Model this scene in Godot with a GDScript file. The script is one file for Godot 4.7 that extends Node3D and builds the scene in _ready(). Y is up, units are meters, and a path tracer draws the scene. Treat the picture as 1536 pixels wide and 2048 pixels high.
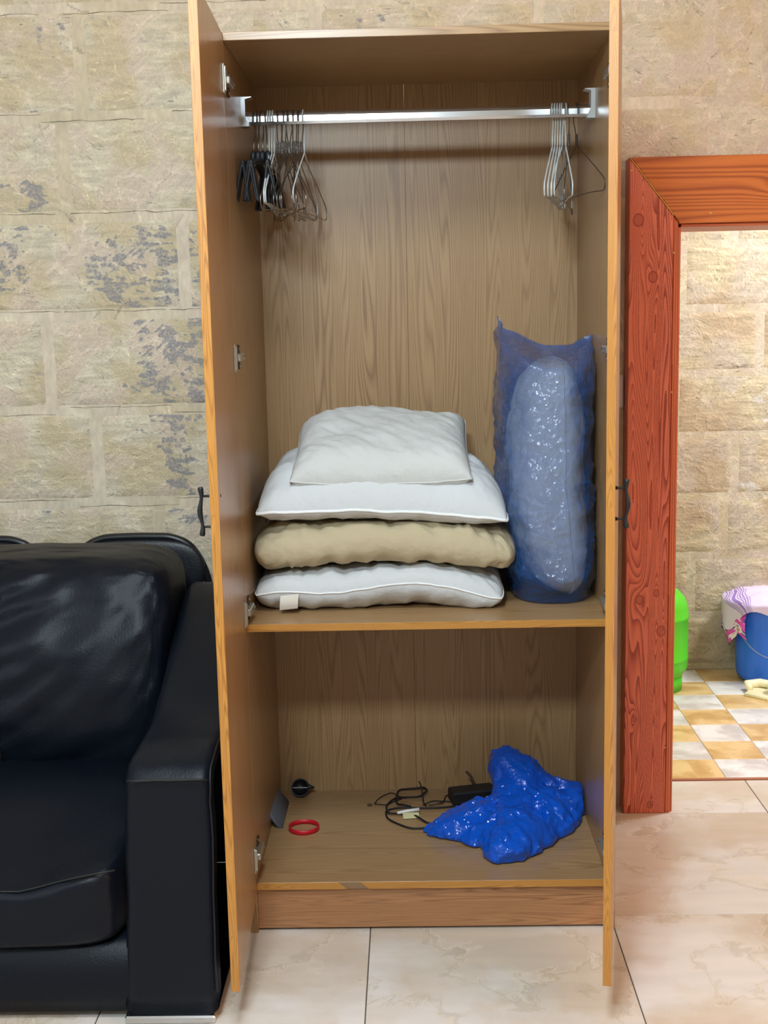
extends Node3D

# ---------------------------------------------------------------- constants of the place (metres)
const HW := 0.4            # half width of the wardrobe
const T := 0.016           # board thickness
const WD := 0.531          # inner depth of the wardrobe
const HB := 0.1168         # top of the base shelf
const HM := 0.6996         # top of the middle shelf
const HT := 1.882          # underside of the top panel
const ZW := -0.69          # face of the stone wall
const ZT := -0.86          # far side of that wall
const ZF := -1.97          # wall of the next room

var noise := FastNoiseLite.new()
var taken := {}
var M := {}
var rng := RandomNumberGenerator.new()

func _ready() -> void:
	rng.seed = 7
	noise.seed = 11
	noise.frequency = 1.0
	noise.noise_type = FastNoiseLite.TYPE_SIMPLEX_SMOOTH
	camera_and_light()
	materials()
	room_shell()
	stone_walls()
	door_frame()
	floors()
	wardrobe()
	sofa()
	folding_chairs()
	pillows()
	bagged_pillow()
	hangers()
	bottom_things()
	next_room_things()
	light_switch()

func camera_and_light() -> void:
	var cam := Camera3D.new()
	cam.name = "camera"
	cam.position = Vector3(-0.028033, 1.349788, 2.560279)
	cam.rotation = Vector3(-0.159974, 0.0227719, -0.0218751)
	cam.fov = rad_to_deg(2.0 * atan(1024.0 / 2490.2136))
	cam.near = 0.05
	cam.far = 60.0
	add_child(cam)
	cam.current = true
	var we := WorldEnvironment.new()
	we.name = "environment"
	var e := Environment.new()
	e.background_mode = Environment.BG_COLOR
	e.background_color = Color(0.75, 0.8, 0.88)
	e.background_energy_multiplier = 0.6
	e.tonemap_mode = Environment.TONE_MAPPER_LINEAR
	e.tonemap_exposure = 1.08
	e.sdfgi_enabled = true
	e.ssao_enabled = true
	e.ssil_enabled = true
	we.environment = e
	add_child(we)
	# the lamp behind the photographer, the window on the right, the daylight of the next room
	area("lamp_light", Vector3(-0.4, 2.3, 2.5), Vector3(-0.1, 1.0, -0.4), Vector2(0.34, 0.2), Color(0.88, 0.96, 1.0), 3.6)
	area("panel_light", Vector3(-0.25, 2.86, 1.6), Vector3(-0.25, 0.0, 1.55), Vector2(0.56, 0.56), Color(0.9, 0.96, 1.0), 3.8)
	area("window_light", Vector3(2.33, 1.5, 1.3), Vector3(0.5, 0.9, 0.6), Vector2(1.3, 1.3), Color(1.0, 0.72, 0.48), 2.8)
	area("left_window_light", Vector3(-2.33, 1.6, 2.2), Vector3(0.0, 1.0, 0.2), Vector2(1.2, 1.3), Color(0.9, 0.96, 1.0), 1.6)
	area("next_room_light", Vector3(1.9, 2.2, -1.15), Vector3(0.9, 0.3, -1.5), Vector2(0.8, 0.4), Color(0.95, 0.97, 1.0), 4.6)

func area(called: String, at: Vector3, to: Vector3, size: Vector2, color: Color, energy: float) -> void:
	var l := AreaLight3D.new()
	l.name = called
	l.area_size = size
	l.area_normalize_energy = true
	l.light_color = color
	l.light_energy = energy
	l.area_range = 12.0
	l.area_attenuation = 2.0
	l.shadow_enabled = true
	add_child(l)
	l.look_at_from_position(at, to, Vector3.UP if absf(to.y - at.y) < 2.0 else Vector3.BACK)

# ---------------------------------------------------------------- naming
func numbered(called: String) -> String:
	if not taken.has(called):
		taken[called] = 0
		return called
	taken[called] += 1
	return "%s_%03d" % [called, taken[called]]

func tag(o: Node, label: String, category: String, group := "") -> void:
	o.set_meta("label", label)
	o.set_meta("category", category)
	if group != "":
		o.set_meta("group", group)

func thing(called: String, label: String, category: String, at := Vector3.ZERO, group := "") -> Node3D:
	var o := Node3D.new()
	o.name = numbered(called)
	add_child(o)
	o.position = at
	tag(o, label, category, group)
	return o

func struct(called: String) -> Node3D:
	var o := Node3D.new()
	o.name = called
	add_child(o)
	o.set_meta("kind", "structure")
	return o

# a mesh under parent; the shape is given in world coordinates, so the child is shifted back
func obj(called: String, st: SurfaceTool, m: Material, parent: Node3D, world := true) -> MeshInstance3D:
	st.generate_normals()
	var o := MeshInstance3D.new()
	o.name = called
	o.mesh = st.commit()
	o.material_override = null
	o.mesh.surface_set_material(0, m)
	parent.add_child(o, true)
	if world and parent != self:
		o.position = -origin_of(parent)
	return o

func origin_of(n: Node3D) -> Vector3:
	var p := Vector3.ZERO
	var k: Node = n
	while k != self and k is Node3D:
		p += (k as Node3D).position
		k = k.get_parent()
	return p

# ---------------------------------------------------------------- mesh helpers
func S() -> SurfaceTool:
	var st := SurfaceTool.new()
	st.begin(Mesh.PRIMITIVE_TRIANGLES)
	st.set_smooth_group(-1)
	return st

func smooth() -> SurfaceTool:
	var st := S()
	st.set_smooth_group(0)
	return st

func face(st: SurfaceTool, p: Array, out: Vector3, uv: Array) -> void:
	var n: Vector3 = (p[1] - p[0]).cross(p[2] - p[0])
	var order := [0, 2, 1, 0, 3, 2] if p.size() == 4 else [0, 2, 1]
	if n.dot(out) < 0.0:
		order = [0, 1, 2, 0, 2, 3] if p.size() == 4 else [0, 1, 2]
	for k in order:
		st.set_uv(uv[k])
		st.add_vertex(p[k])

func grain_uv(p: Vector3, axis: int, grain: int, off: Vector2) -> Vector2:
	var others := [0, 1, 2]
	others.erase(axis)
	var along: int = grain if grain != axis else others[1]
	others.erase(along)
	return Vector2(p[others[0]], -p[along]) + off

func box(st: SurfaceTool, lo: Vector3, hi: Vector3, ch := 0.001, grain := 1, off := Vector2.ZERO, xf := Transform3D.IDENTITY) -> void:
	var c := (lo + hi) / 2.0
	var h := (hi - lo) / 2.0
	ch = minf(ch, 0.45 * minf(h.x, minf(h.y, h.z)) * 2.0)
	var P := func(s: Vector3, axis: int) -> Vector3:
		var q := h - Vector3.ONE * ch
		q[axis] = h[axis]
		return c + s * q
	for a in 3:
		var b := (a + 1) % 3
		var d := (a + 2) % 3
		for s in [-1.0, 1.0]:
			var pts := []
			var uvs := []
			for k in [[-1.0, -1.0], [1.0, -1.0], [1.0, 1.0], [-1.0, 1.0]]:
				var v := Vector3.ZERO
				v[a] = s
				v[b] = k[0]
				v[d] = k[1]
				var q: Vector3 = P.call(v, a)
				pts.append(xf * q)
				uvs.append(grain_uv(q, a, grain, off))
			var out := Vector3.ZERO
			out[a] = s
			face(st, pts, xf.basis * out, uvs)
			for s2 in [-1.0, 1.0]:
				var e := []
				var eu := []
				for k in [[a, -1.0], [b, -1.0], [b, 1.0], [a, 1.0]]:
					var v := Vector3.ZERO
					v[a] = s
					v[b] = s2
					v[d] = k[1]
					var q: Vector3 = P.call(v, k[0])
					e.append(xf * q)
					eu.append(grain_uv(q, a, grain, off))
				var o2 := Vector3.ZERO
				o2[a] = s
				o2[b] = s2
				face(st, e, xf.basis * o2, eu)
	for sx in [-1.0, 1.0]:
		for sy in [-1.0, 1.0]:
			for sz in [-1.0, 1.0]:
				var v := Vector3(sx, sy, sz)
				var t := []
				var tu := []
				for a in 3:
					var q: Vector3 = P.call(v, a)
					t.append(xf * q)
					tu.append(grain_uv(q, 2, grain, off))
				face(st, t, xf.basis * v, tu)

func grid(st: SurfaceTool, nu: int, nv: int, fn: Callable, flip := false) -> void:
	var p := []
	for j in nv + 1:
		for i in nu + 1:
			p.append(fn.call(float(i) / nu, float(j) / nv))
	for j in nv:
		for i in nu:
			var a := j * (nu + 1) + i
			var q := [a, a + 1, a + nu + 2, a + nu + 1]
			var order := [0, 1, 2, 0, 2, 3] if flip else [0, 2, 1, 0, 3, 2]
			for k in order:
				var n: int = q[k]
				st.set_uv(Vector2(float(n % (nu + 1)) / nu, float(n / (nu + 1)) / nv))
				st.add_vertex(p[n])

func spline(pts: PackedVector3Array, per := 8, closed := false) -> PackedVector3Array:
	var out := PackedVector3Array()
	var n := pts.size()
	var last := n if closed else n - 1
	for i in last:
		var a := pts[(i - 1 + n) % n] if closed or i > 0 else pts[0]
		var b := pts[i]
		var c := pts[(i + 1) % n]
		var d := pts[(i + 2) % n] if closed or i + 2 < n else pts[n - 1]
		for k in per:
			out.append(b.cubic_interpolate(c, a, d, float(k) / per))
	if not closed:
		out.append(pts[n - 1])
	return out

func tube(st: SurfaceTool, pts: PackedVector3Array, r, sides := 8, closed := false) -> void:
	var n := pts.size()
	var rings := []
	var up := Vector3(0.31, 0.87, 0.38).normalized()
	for i in n:
		var a := pts[(i - 1 + n) % n] if closed or i > 0 else pts[i]
		var b := pts[(i + 1) % n] if closed or i < n - 1 else pts[i]
		var t := (b - a).normalized()
		up = (up - t * up.dot(t))
		up = up.normalized() if up.length() > 0.001 else t.cross(Vector3(0.9, 0.1, 0.4)).normalized()
		var side := t.cross(up)
		var rad: float = r[i] if r is Array or r is PackedFloat32Array else r
		var ring := []
		for k in sides:
			var w := TAU * k / sides
			ring.append(pts[i] + (up * cos(w) + side * sin(w)) * rad)
		rings.append(ring)
	for i in (n if closed else n - 1):
		var A: Array = rings[i]
		var B: Array = rings[(i + 1) % n]
		for k in sides:
			var k2 := (k + 1) % sides
			face(st, [A[k], A[k2], B[k2], B[k]], (A[k] + A[k2]) / 2.0 - pts[i] + ((B[k] + B[k2]) / 2.0 - pts[(i + 1) % n]), [Vector2(float(k) / sides, float(i) / n), Vector2(float(k + 1) / sides, float(i) / n), Vector2(float(k + 1) / sides, float(i + 1) / n), Vector2(float(k) / sides, float(i + 1) / n)])
	if not closed:
		for e in [[0, pts[0] - pts[1]], [n - 1, pts[n - 1] - pts[n - 2]]]:
			var R: Array = rings[e[0]]
			for k in sides:
				face(st, [pts[e[0]], R[k], R[(k + 1) % sides]], e[1], [Vector2.ZERO, Vector2.ZERO, Vector2.ZERO])

func lathe(st: SurfaceTool, prof: Array, segs: int, xf := Transform3D.IDENTITY) -> void:
	for i in prof.size() - 1:
		var a: Vector2 = prof[i]
		var b: Vector2 = prof[i + 1]
		for k in segs:
			var w0 := TAU * k / segs
			var w1 := TAU * (k + 1) / segs
			var d0 := Vector3(cos(w0), 0, sin(w0))
			var d1 := Vector3(cos(w1), 0, sin(w1))
			var p := [d0 * a.x + Vector3.UP * a.y, d1 * a.x + Vector3.UP * a.y, d1 * b.x + Vector3.UP * b.y, d0 * b.x + Vector3.UP * b.y]
			var out := (d0 + d1).normalized() * (b.y - a.y) + Vector3.UP * (a.x - b.x)
			var q := []
			for v in p:
				q.append(xf * v)
			var uv := [Vector2(float(k) / segs, a.y), Vector2(float(k + 1) / segs, a.y), Vector2(float(k + 1) / segs, b.y), Vector2(float(k) / segs, b.y)]
			if a.x < 1e-6:
				face(st, [q[0], q[2], q[3]], xf.basis * out, [uv[0], uv[2], uv[3]])
			elif b.x < 1e-6:
				face(st, [q[0], q[1], q[2]], xf.basis * out, [uv[0], uv[1], uv[2]])
			else:
				face(st, q, xf.basis * out, uv)

# a polygon in x,y drawn out from z0 to z1 (z1 > z0)
func prism(st: SurfaceTool, poly: PackedVector2Array, z0: float, z1: float, uvf: Callable, ch := 0.0015) -> void:
	var inner := poly
	if ch > 0.0:
		var o := Geometry2D.offset_polygon(poly, -ch, Geometry2D.JOIN_MITER)
		if o.size() == 1 and o[0].size() == poly.size():
			# match the corners
			inner = PackedVector2Array()
			for p in poly:
				var best: Vector2 = o[0][0]
				for q in o[0]:
					if q.distance_to(p) < best.distance_to(p):
						best = q
				inner.append(best)
		else:
			ch = 0.0
	var tri := Geometry2D.triangulate_polygon(inner)
	for k in range(0, tri.size(), 3):
		for z in [z0, z1]:
			var p := []
			var uv := []
			for m in 3:
				var v := Vector3(inner[tri[k + m]].x, inner[tri[k + m]].y, z)
				p.append(v)
				uv.append(uvf.call(v))
			face(st, p, Vector3(0, 0, 1 if z == z1 else -1), uv)
	var mid := Vector2.ZERO
	for p in poly:
		mid += p / poly.size()
	var cw := Geometry2D.is_polygon_clockwise(poly)
	var n := poly.size()
	for i in n:
		var a := poly[i]
		var b := poly[(i + 1) % n]
		var e := (b - a).normalized()
		var o2 := Vector2(e.y, -e.x) * (-1.0 if cw else 1.0)
		var out := Vector3(o2.x, o2.y, 0)
		var rows := [[a, b, z0 + ch, z1 - ch]]
		var p := [Vector3(a.x, a.y, z0 + ch), Vector3(b.x, b.y, z0 + ch), Vector3(b.x, b.y, z1 - ch), Vector3(a.x, a.y, z1 - ch)]
		face(st, p, out, p.map(uvf))
		if ch > 0.0:
			var ia := inner[i]
			var ib := inner[(i + 1) % n]
			var p2 := [Vector3(a.x, a.y, z1 - ch), Vector3(b.x, b.y, z1 - ch), Vector3(ib.x, ib.y, z1), Vector3(ia.x, ia.y, z1)]
			face(st, p2, out + Vector3(0, 0, 1), p2.map(uvf))
			var p3 := [Vector3(a.x, a.y, z0 + ch), Vector3(b.x, b.y, z0 + ch), Vector3(ib.x, ib.y, z0), Vector3(ia.x, ia.y, z0)]
			face(st, p3, out + Vector3(0, 0, -1), p3.map(uvf))

# closed profile (z,y) drawn across x with round shoulders of radius r
func loft_x(st: SurfaceTool, prof: PackedVector2Array, x0: float, x1: float, r: float, fn = null) -> void:
	var n := prof.size()
	var cw := Geometry2D.is_polygon_clockwise(prof)
	var nor := []
	for i in n:
		var e := (prof[(i + 1) % n] - prof[(i - 1 + n) % n]).normalized()
		nor.append(Vector2(e.y, -e.x) * (-1.0 if cw else 1.0))
	var steps := 5
	var all := []
	for k in steps + 1:
		var w := PI / 2 * k / steps
		all.append([x0 + r - r * cos(w), -(r - r * sin(w))])
	for k in range(1, 8):
		all.append([lerpf(x0 + r, x1 - r, k / 8.0), 0.0])
	for k in range(steps, -1, -1):
		var w := PI / 2 * k / steps
		all.append([x1 - r + r * cos(w), -(r - r * sin(w))])
	var ring := func(c: Array) -> Array:
		var q := []
		for i in n:
			var s: Vector2 = prof[i] + nor[i] * c[1]
			var v := Vector3(c[0], s.y, s.x)
			q.append(fn.call(v) if fn != null else v)
		return q
	var prev: Array = ring.call(all[0])
	cap_x(st, prev, -1.0)
	for c in range(1, all.size()):
		var cur: Array = ring.call(all[c])
		for i in n:
			var j := (i + 1) % n
			var o: Vector2 = nor[i] + nor[j]
			var sx := 0.0
			if c <= steps:
				sx = -0.5
			elif c > all.size() - 1 - steps:
				sx = 0.5
			face(st, [prev[i], prev[j], cur[j], cur[i]], Vector3(sx, o.y, o.x), [Vector2.ZERO, Vector2.ZERO, Vector2.ZERO, Vector2.ZERO])
		prev = cur
	cap_x(st, prev, 1.0)

func cap_x(st: SurfaceTool, q: Array, s: float) -> void:
	var flat := PackedVector2Array()
	for v in q:
		flat.append(Vector2(v.z, v.y))
	var tri := Geometry2D.triangulate_polygon(flat)
	for k in range(0, tri.size(), 3):
		face(st, [q[tri[k]], q[tri[k + 1]], q[tri[k + 2]]], Vector3(s, 0, 0), [Vector2.ZERO, Vector2.ZERO, Vector2.ZERO])

# soft block: cube grid pressed to a superellipsoid, then bent by fn
func soft(st: SurfaceTool, c: Vector3, h: Vector3, e: float, n: int, fn: Callable) -> void:
	for a in 3:
		var b := (a + 1) % 3
		var d := (a + 2) % 3
		for s in [-1.0, 1.0]:
			var f := func(u: float, v: float) -> Vector3:
				var p := Vector3.ZERO
				p[a] = s
				p[b] = sin((u * 2 - 1) * PI / 2 * 0.999)
				p[d] = sin((v * 2 - 1) * PI / 2 * 0.999)
				if u == 0.0 or u == 1.0:
					p[b] = roundf(p[b])
				if v == 0.0 or v == 1.0:
					p[d] = roundf(p[d])
				var k := pow(pow(absf(p.x), e) + pow(absf(p.y), e) + pow(absf(p.z), e), 1.0 / e)
				p /= k
				var q: Vector3 = fn.call(p)
				return c + q * h
			grid(st, n, n, f, s < 0)

func nets(st: SurfaceTool, lo: Vector3, cell: float, nx: int, ny: int, nz: int, f: Callable) -> void:
	var val := PackedFloat32Array()
	val.resize((nx + 1) * (ny + 1) * (nz + 1))
	var i := 0
	for z in nz + 1:
		for y in ny + 1:
			for x in nx + 1:
				val[i] = f.call(lo + Vector3(x, y, z) * cell)
				i += 1
	var sx := nx + 1
	var sxy := sx * (ny + 1)
	var pos := {}
	var offs := [0, 1, sx, sx + 1, sxy, sxy + 1, sxy + sx, sxy + sx + 1]
	for z in nz:
		for y in ny:
			for x in nx:
				var b := z * sxy + y * sx + x
				var m := 0
				for k in 8:
					if val[b + offs[k]] < 0.0:
						m |= 1 << k
				if m == 0 or m == 255:
					continue
				var sum := Vector3.ZERO
				var cnt := 0
				for k in 8:
					for ax in [1, 2, 4]:
						if k & ax == 0:
							var v0 := val[b + offs[k]]
							var v1 := val[b + offs[k | ax]]
							if (v0 < 0.0) != (v1 < 0.0):
								var t := v0 / (v0 - v1)
								var p := Vector3(k & 1, (k >> 1) & 1, (k >> 2) & 1)
								var dv := Vector3(1 if ax == 1 else 0, 1 if ax == 2 else 0, 1 if ax == 4 else 0)
								sum += p + dv * t
								cnt += 1
				pos[b] = lo + (Vector3(x, y, z) + sum / cnt) * cell
	for z in range(1, nz):
		for y in range(1, ny):
			for x in range(1, nx):
				var b := z * sxy + y * sx + x
				for ax in 3:
					var o: int = [1, sx, sxy][ax]
					if (val[b] < 0.0) == (val[b + o] < 0.0):
						continue
					var d1: int = [sx, sxy, 1][ax]
					var d2: int = [sxy, 1, sx][ax]
					var q := [b, b - d1, b - d1 - d2, b - d2]
					var pts := []
					for k in q:
						if pos.has(k):
							pts.append(pos[k])
					if pts.size() == 4:
						var out := Vector3.ZERO
						out[ax] = 1.0 if val[b] < 0.0 else -1.0
						face(st, pts, out, [Vector2.ZERO, Vector2.ZERO, Vector2.ZERO, Vector2.ZERO])

func capsule(p: Vector3, a: Vector3, b: Vector3, ra: float, rb: float) -> float:
	var ab := b - a
	var t := clampf((p - a).dot(ab) / ab.length_squared(), 0.0, 1.0)
	return p.distance_to(a + ab * t) - lerpf(ra, rb, t)

func smin(a: float, b: float, k: float) -> float:
	var h := maxf(k - absf(a - b), 0.0) / k
	return minf(a, b) - h * h * k * 0.25

# ---------------------------------------------------------------- materials
func mat(c: Color, rough := 0.6, metal := 0.0) -> StandardMaterial3D:
	var m := StandardMaterial3D.new()
	m.albedo_color = c
	m.roughness = rough
	m.metallic = metal
	return m

func rgb(r: int, g: int, b: int) -> Color:
	return Color8(r, g, b)

func nimg(w: int, h: int, freq: float, sd: int, oct := 4, kind := 0, warp := 0.0) -> PackedByteArray:
	var n := FastNoiseLite.new()
	n.seed = sd
	n.frequency = freq
	n.noise_type = FastNoiseLite.TYPE_SIMPLEX_SMOOTH if kind < 2 else FastNoiseLite.TYPE_CELLULAR
	n.fractal_type = FastNoiseLite.FRACTAL_FBM if kind != 1 else FastNoiseLite.FRACTAL_RIDGED
	n.fractal_octaves = oct
	if warp > 0.0:
		n.domain_warp_enabled = true
		n.domain_warp_amplitude = warp
		n.domain_warp_frequency = freq * 1.3
	return n.get_image(w, h).get_data()

func stretched(w: int, h: int, dx: int, dy: int, freq: float, sd: int, oct := 3, kind := 0) -> PackedByteArray:
	var n := FastNoiseLite.new()
	n.seed = sd
	n.frequency = freq
	n.fractal_type = FastNoiseLite.FRACTAL_FBM if kind != 1 else FastNoiseLite.FRACTAL_RIDGED
	n.fractal_octaves = oct
	var im := n.get_image(maxi(8, w / dx), maxi(8, h / dy))
	im.resize(w, h, Image.INTERPOLATE_CUBIC)
	return im.get_data()

func tex(w: int, h: int, data: PackedByteArray, fmt := Image.FORMAT_RGB8) -> ImageTexture:
	return ImageTexture.create_from_image(Image.create_from_data(w, h, false, fmt, data))

# old scraped plaster over stone; spots = [u, v, radius] of the grey scrapes
func plaster(w: int, h: int, sd: int, spots: Array, pal: Array, streaky: float, scratch := 1.0) -> Array:
	var n1 := nimg(w, h, 0.0045, sd, 4)
	var n2 := nimg(w, h, 0.017, sd + 1, 4, 0, 20.0)
	var n3 := stretched(w, h, 6, 1, 0.06, sd + 2, 3)
	var n7 := nimg(w, h, 0.045, sd + 8, 3, 0, 12.0)
	var n4 := nimg(w, h, 0.12, sd + 3, 3)
	var n5 := nimg(w, h, 0.013, sd + 4, 3, 1, 40.0)
	var n6 := nimg(w, h, 0.007, sd + 5, 3)
	var mw := w / 8
	var mh := h / 8
	var mk := Image.create(mw, mh, false, Image.FORMAT_L8)
	for j in mh:
		for i in mw:
			var s := 0.0
			for p in spots:
				var dx: float = (i - p[0] * mw) / (p[2] * mw)
				var dy: float = (j - p[1] * mh) / (p[2] * mw)
				var d := dx * dx + dy * dy
				if d < 6.0:
					s += exp(-d)
			mk.set_pixel(i, j, Color(minf(s, 1.0), 0, 0))
	mk.resize(w, h, Image.INTERPOLATE_BILINEAR)
	var mask := mk.get_data()
	var out := PackedByteArray()
	out.resize(w * h * 3)
	var hi := PackedByteArray()
	hi.resize(w * h)
	var b0: Color = pal[0]
	var b1: Color = pal[1]
	var b2: Color = pal[2]
	var b3: Color = pal[3]
	for i in w * h:
		var a := clampf((n1[i] - 95.0) / 70.0, 0.0, 1.0)
		var c := clampf((n6[i] - 120.0) / 60.0, 0.0, 1.0)
		var px := i % w
		var s1: float = (n3[i] - 128.0) / 128.0
		var s2: float = (n3[((i / w + px * 7 / 8) % h) * w + px] - 128.0) / 128.0
		var s3: float = (n3[((i / w + h - px / 3) % h) * w + px] - 128.0) / 128.0
		var pick := clampf((n6[i] - 110.0) / 36.0, 0.0, 1.0)
		var pick2 := clampf((n1[i] - 118.0) / 30.0, 0.0, 1.0)
		var st := lerpf(lerpf(s1, s2, pick * 0.5), s3, pick2 * 0.4)
		var fi := (n4[i] - 128.0) / 128.0
		var rg := clampf((n5[i] - 150.0) / 60.0, 0.0, 1.0)
		var r := lerpf(b0.r, b1.r, a)
		var g := lerpf(b0.g, b1.g, a)
		var b := lerpf(b0.b, b1.b, a)
		c *= 0.7
		r = lerpf(r, b2.r, c)
		g = lerpf(g, b2.g, c)
		b = lerpf(b, b2.b, c)
		var k := 1.0 + fi * 0.05 + st * 0.09 * streaky + rg * 0.05
		var mm := mask[i] / 255.0
		var gr := clampf((mm * 1.05 + (n7[i] - 128.0) / 128.0 * 0.45 + (n2[i] - 128.0) / 128.0 * 0.8 + st * 0.95 - 0.98) * 5.0, 0.0, 1.0) * clampf(0.75 + fi * 0.8 + st * 0.5, 0.25, 1.0)
		var pit := clampf(((n2[i] - 128.0) / 128.0 + fi * 0.35 - 0.62 + st * -0.2) * 6.0, 0.0, 1.0) * 0.6
		gr = maxf(gr * 0.85, pit * 0.5)
		r = lerpf(r * k, b3.r, gr)
		g = lerpf(g * k, b3.g, gr)
		b = lerpf(b * k, b3.b, gr)
		out[i * 3] = int(clampf(r, 0, 1) * 255)
		out[i * 3 + 1] = int(clampf(g, 0, 1) * 255)
		out[i * 3 + 2] = int(clampf(b, 0, 1) * 255)
		hi[i] = int(clampf(0.5 + st * 0.22 * streaky + fi * 0.12 + rg * 0.28 + (n2[i] - 128.0) / 128.0 * 0.12 - gr * 0.25, 0, 1) * 255)
	# trowel scratches, in bunches that run the same way
	var rn := RandomNumberGenerator.new()
	rn.seed = sd * 31 + 5
	for c in int(w * h / 5200.0 * scratch):
		var cx := rn.randf() * w
		var cy := rn.randf() * h
		var mm := mask[int(cy) * w + int(cx)]
		if mm > 60 and rn.randf() < 0.3:
			continue
		var ang := rn.randfn(0.0, 0.5) if rn.randf() < 0.75 else rn.randf_range(0.8, 2.2)
		var bright := rn.randf() < 0.62
		var spread := rn.randf_range(14.0, 46.0)
		for k in rn.randi_range(5, 18):
			var x := cx + rn.randfn(0.0, spread)
			var y := cy + rn.randfn(0.0, spread * 0.7)
			var a2 := ang + rn.randfn(0.0, 0.12)
			var length := rn.randf_range(7.0, 30.0)
			var width := rn.randf_range(0.6, 1.7)
			var gain := rn.randf_range(1.03, 1.13) if bright else rn.randf_range(0.82, 0.95)
			var bend := rn.randfn(0.0, 0.012)
			for q in int(length):
				var tp := 1.0 - absf(q / length * 2.0 - 1.0)
				for o in range(-1, 2):
					if absf(o) > width * tp:
						continue
					var ix := posmod(int(x - sin(a2) * o), w)
					var iy := posmod(int(y + cos(a2) * o), h)
					var n := iy * w + ix
					out[n * 3] = mini(255, int(out[n * 3] * gain))
					out[n * 3 + 1] = mini(255, int(out[n * 3 + 1] * gain))
					out[n * 3 + 2] = mini(255, int(out[n * 3 + 2] * gain))
					hi[n] = clampi(hi[n] + (22 if bright else -24), 0, 255)
				x += cos(a2)
				y += sin(a2)
				a2 += bend
	return [tex(w, h, out), tex(w, h, hi, Image.FORMAT_L8)]

func plaster_mat(t: Array, bump: float) -> StandardMaterial3D:
	var m := mat(Color.WHITE, 0.92)
	m.albedo_texture = t[0]
	m.heightmap_enabled = true
	m.heightmap_texture = t[1]
	m.heightmap_scale = bump
	m.metallic_specular = 0.3
	return m

# grain drawn along v; N rings across; knots = [u, v, radius]
func timber(w: int, h: int, sd: int, rings: float, wob: float, light: Color, dark: Color, fine: float, knots := [], hard := 1.0, freq := 0.012, long := 16) -> ImageTexture:
	var n1 := stretched(w, h, 1, long, freq, sd, 2)
	var n2 := stretched(w, h, 1, 40, 0.3, sd + 1, 2)
	var n3 := stretched(w, h, 4, 30, 0.015, sd + 2, 2)
	var out := PackedByteArray()
	out.resize(w * h * 3)
	var asp := float(h) / w
	for j in h:
		var v := float(j) / h
		for i in w:
			var k := j * w + i
			var u := float(i) / w
			var f := u * rings + (n1[k] - 128.0) / 128.0 * wob
			var kn := 0.0
			for p in knots:
				var dx: float = u - p[0]
				var dy: float = (v - p[1]) * asp
				if absf(dx) < 0.5 and absf(dy) < 1.2:
					var dd: float = dx * dx / (p[2] * p[2])
					var d: float = dd + dy * dy / (p[2] * p[2])
					f += 3.2 * exp(-(dd * 0.35 + dy * dy / (p[2] * p[2]) * 0.06)) * p[3]
					kn = maxf(kn, clampf((1.3 - d) * 3.0, 0.0, 1.0) * (0.55 + 0.6 * exp(-pow((d - 0.95) * 3.5, 2.0))))
			var fr := f - floorf(f)
			var ln := pow(1.0 - absf(fr * 2.0 - 1.0), 2.0) if hard < 1.5 else pow(fr, 2.2)
			var t := clampf(ln * (0.45 + n3[k] / 255.0 * 0.6) * hard + (n2[k] - 128.0) / 128.0 * fine, -0.3, 1.0)
			t = maxf(t, kn * 0.9)
			out[k * 3] = int(clampf(lerpf(light.r, dark.r, t), 0, 1) * 255)
			out[k * 3 + 1] = int(clampf(lerpf(light.g, dark.g, t), 0, 1) * 255)
			out[k * 3 + 2] = int(clampf(lerpf(light.b, dark.b, t), 0, 1) * 255)
	return tex(w, h, out)

func wood(t: ImageTexture, size: Vector2, rough: float, tint := Color.WHITE) -> StandardMaterial3D:
	var m := mat(tint, rough)
	m.albedo_texture = t
	m.uv1_scale = Vector3(1.0 / size.x, 1.0 / size.y, 1)
	return m

func noisy(m: StandardMaterial3D, freq: float, scale: float, cm: float, sd := 3, oct := 4, ridged := false) -> StandardMaterial3D:
	var n := FastNoiseLite.new()
	n.seed = sd
	n.frequency = freq
	n.fractal_octaves = oct
	if ridged:
		n.fractal_type = FastNoiseLite.FRACTAL_RIDGED
	m.heightmap_enabled = true
	m.heightmap_texture = ImageTexture.create_from_image(n.get_seamless_image(256, 256))
	m.heightmap_scale = cm
	m.uv1_triplanar = true
	m.uv1_scale = Vector3.ONE * scale
	return m

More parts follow.
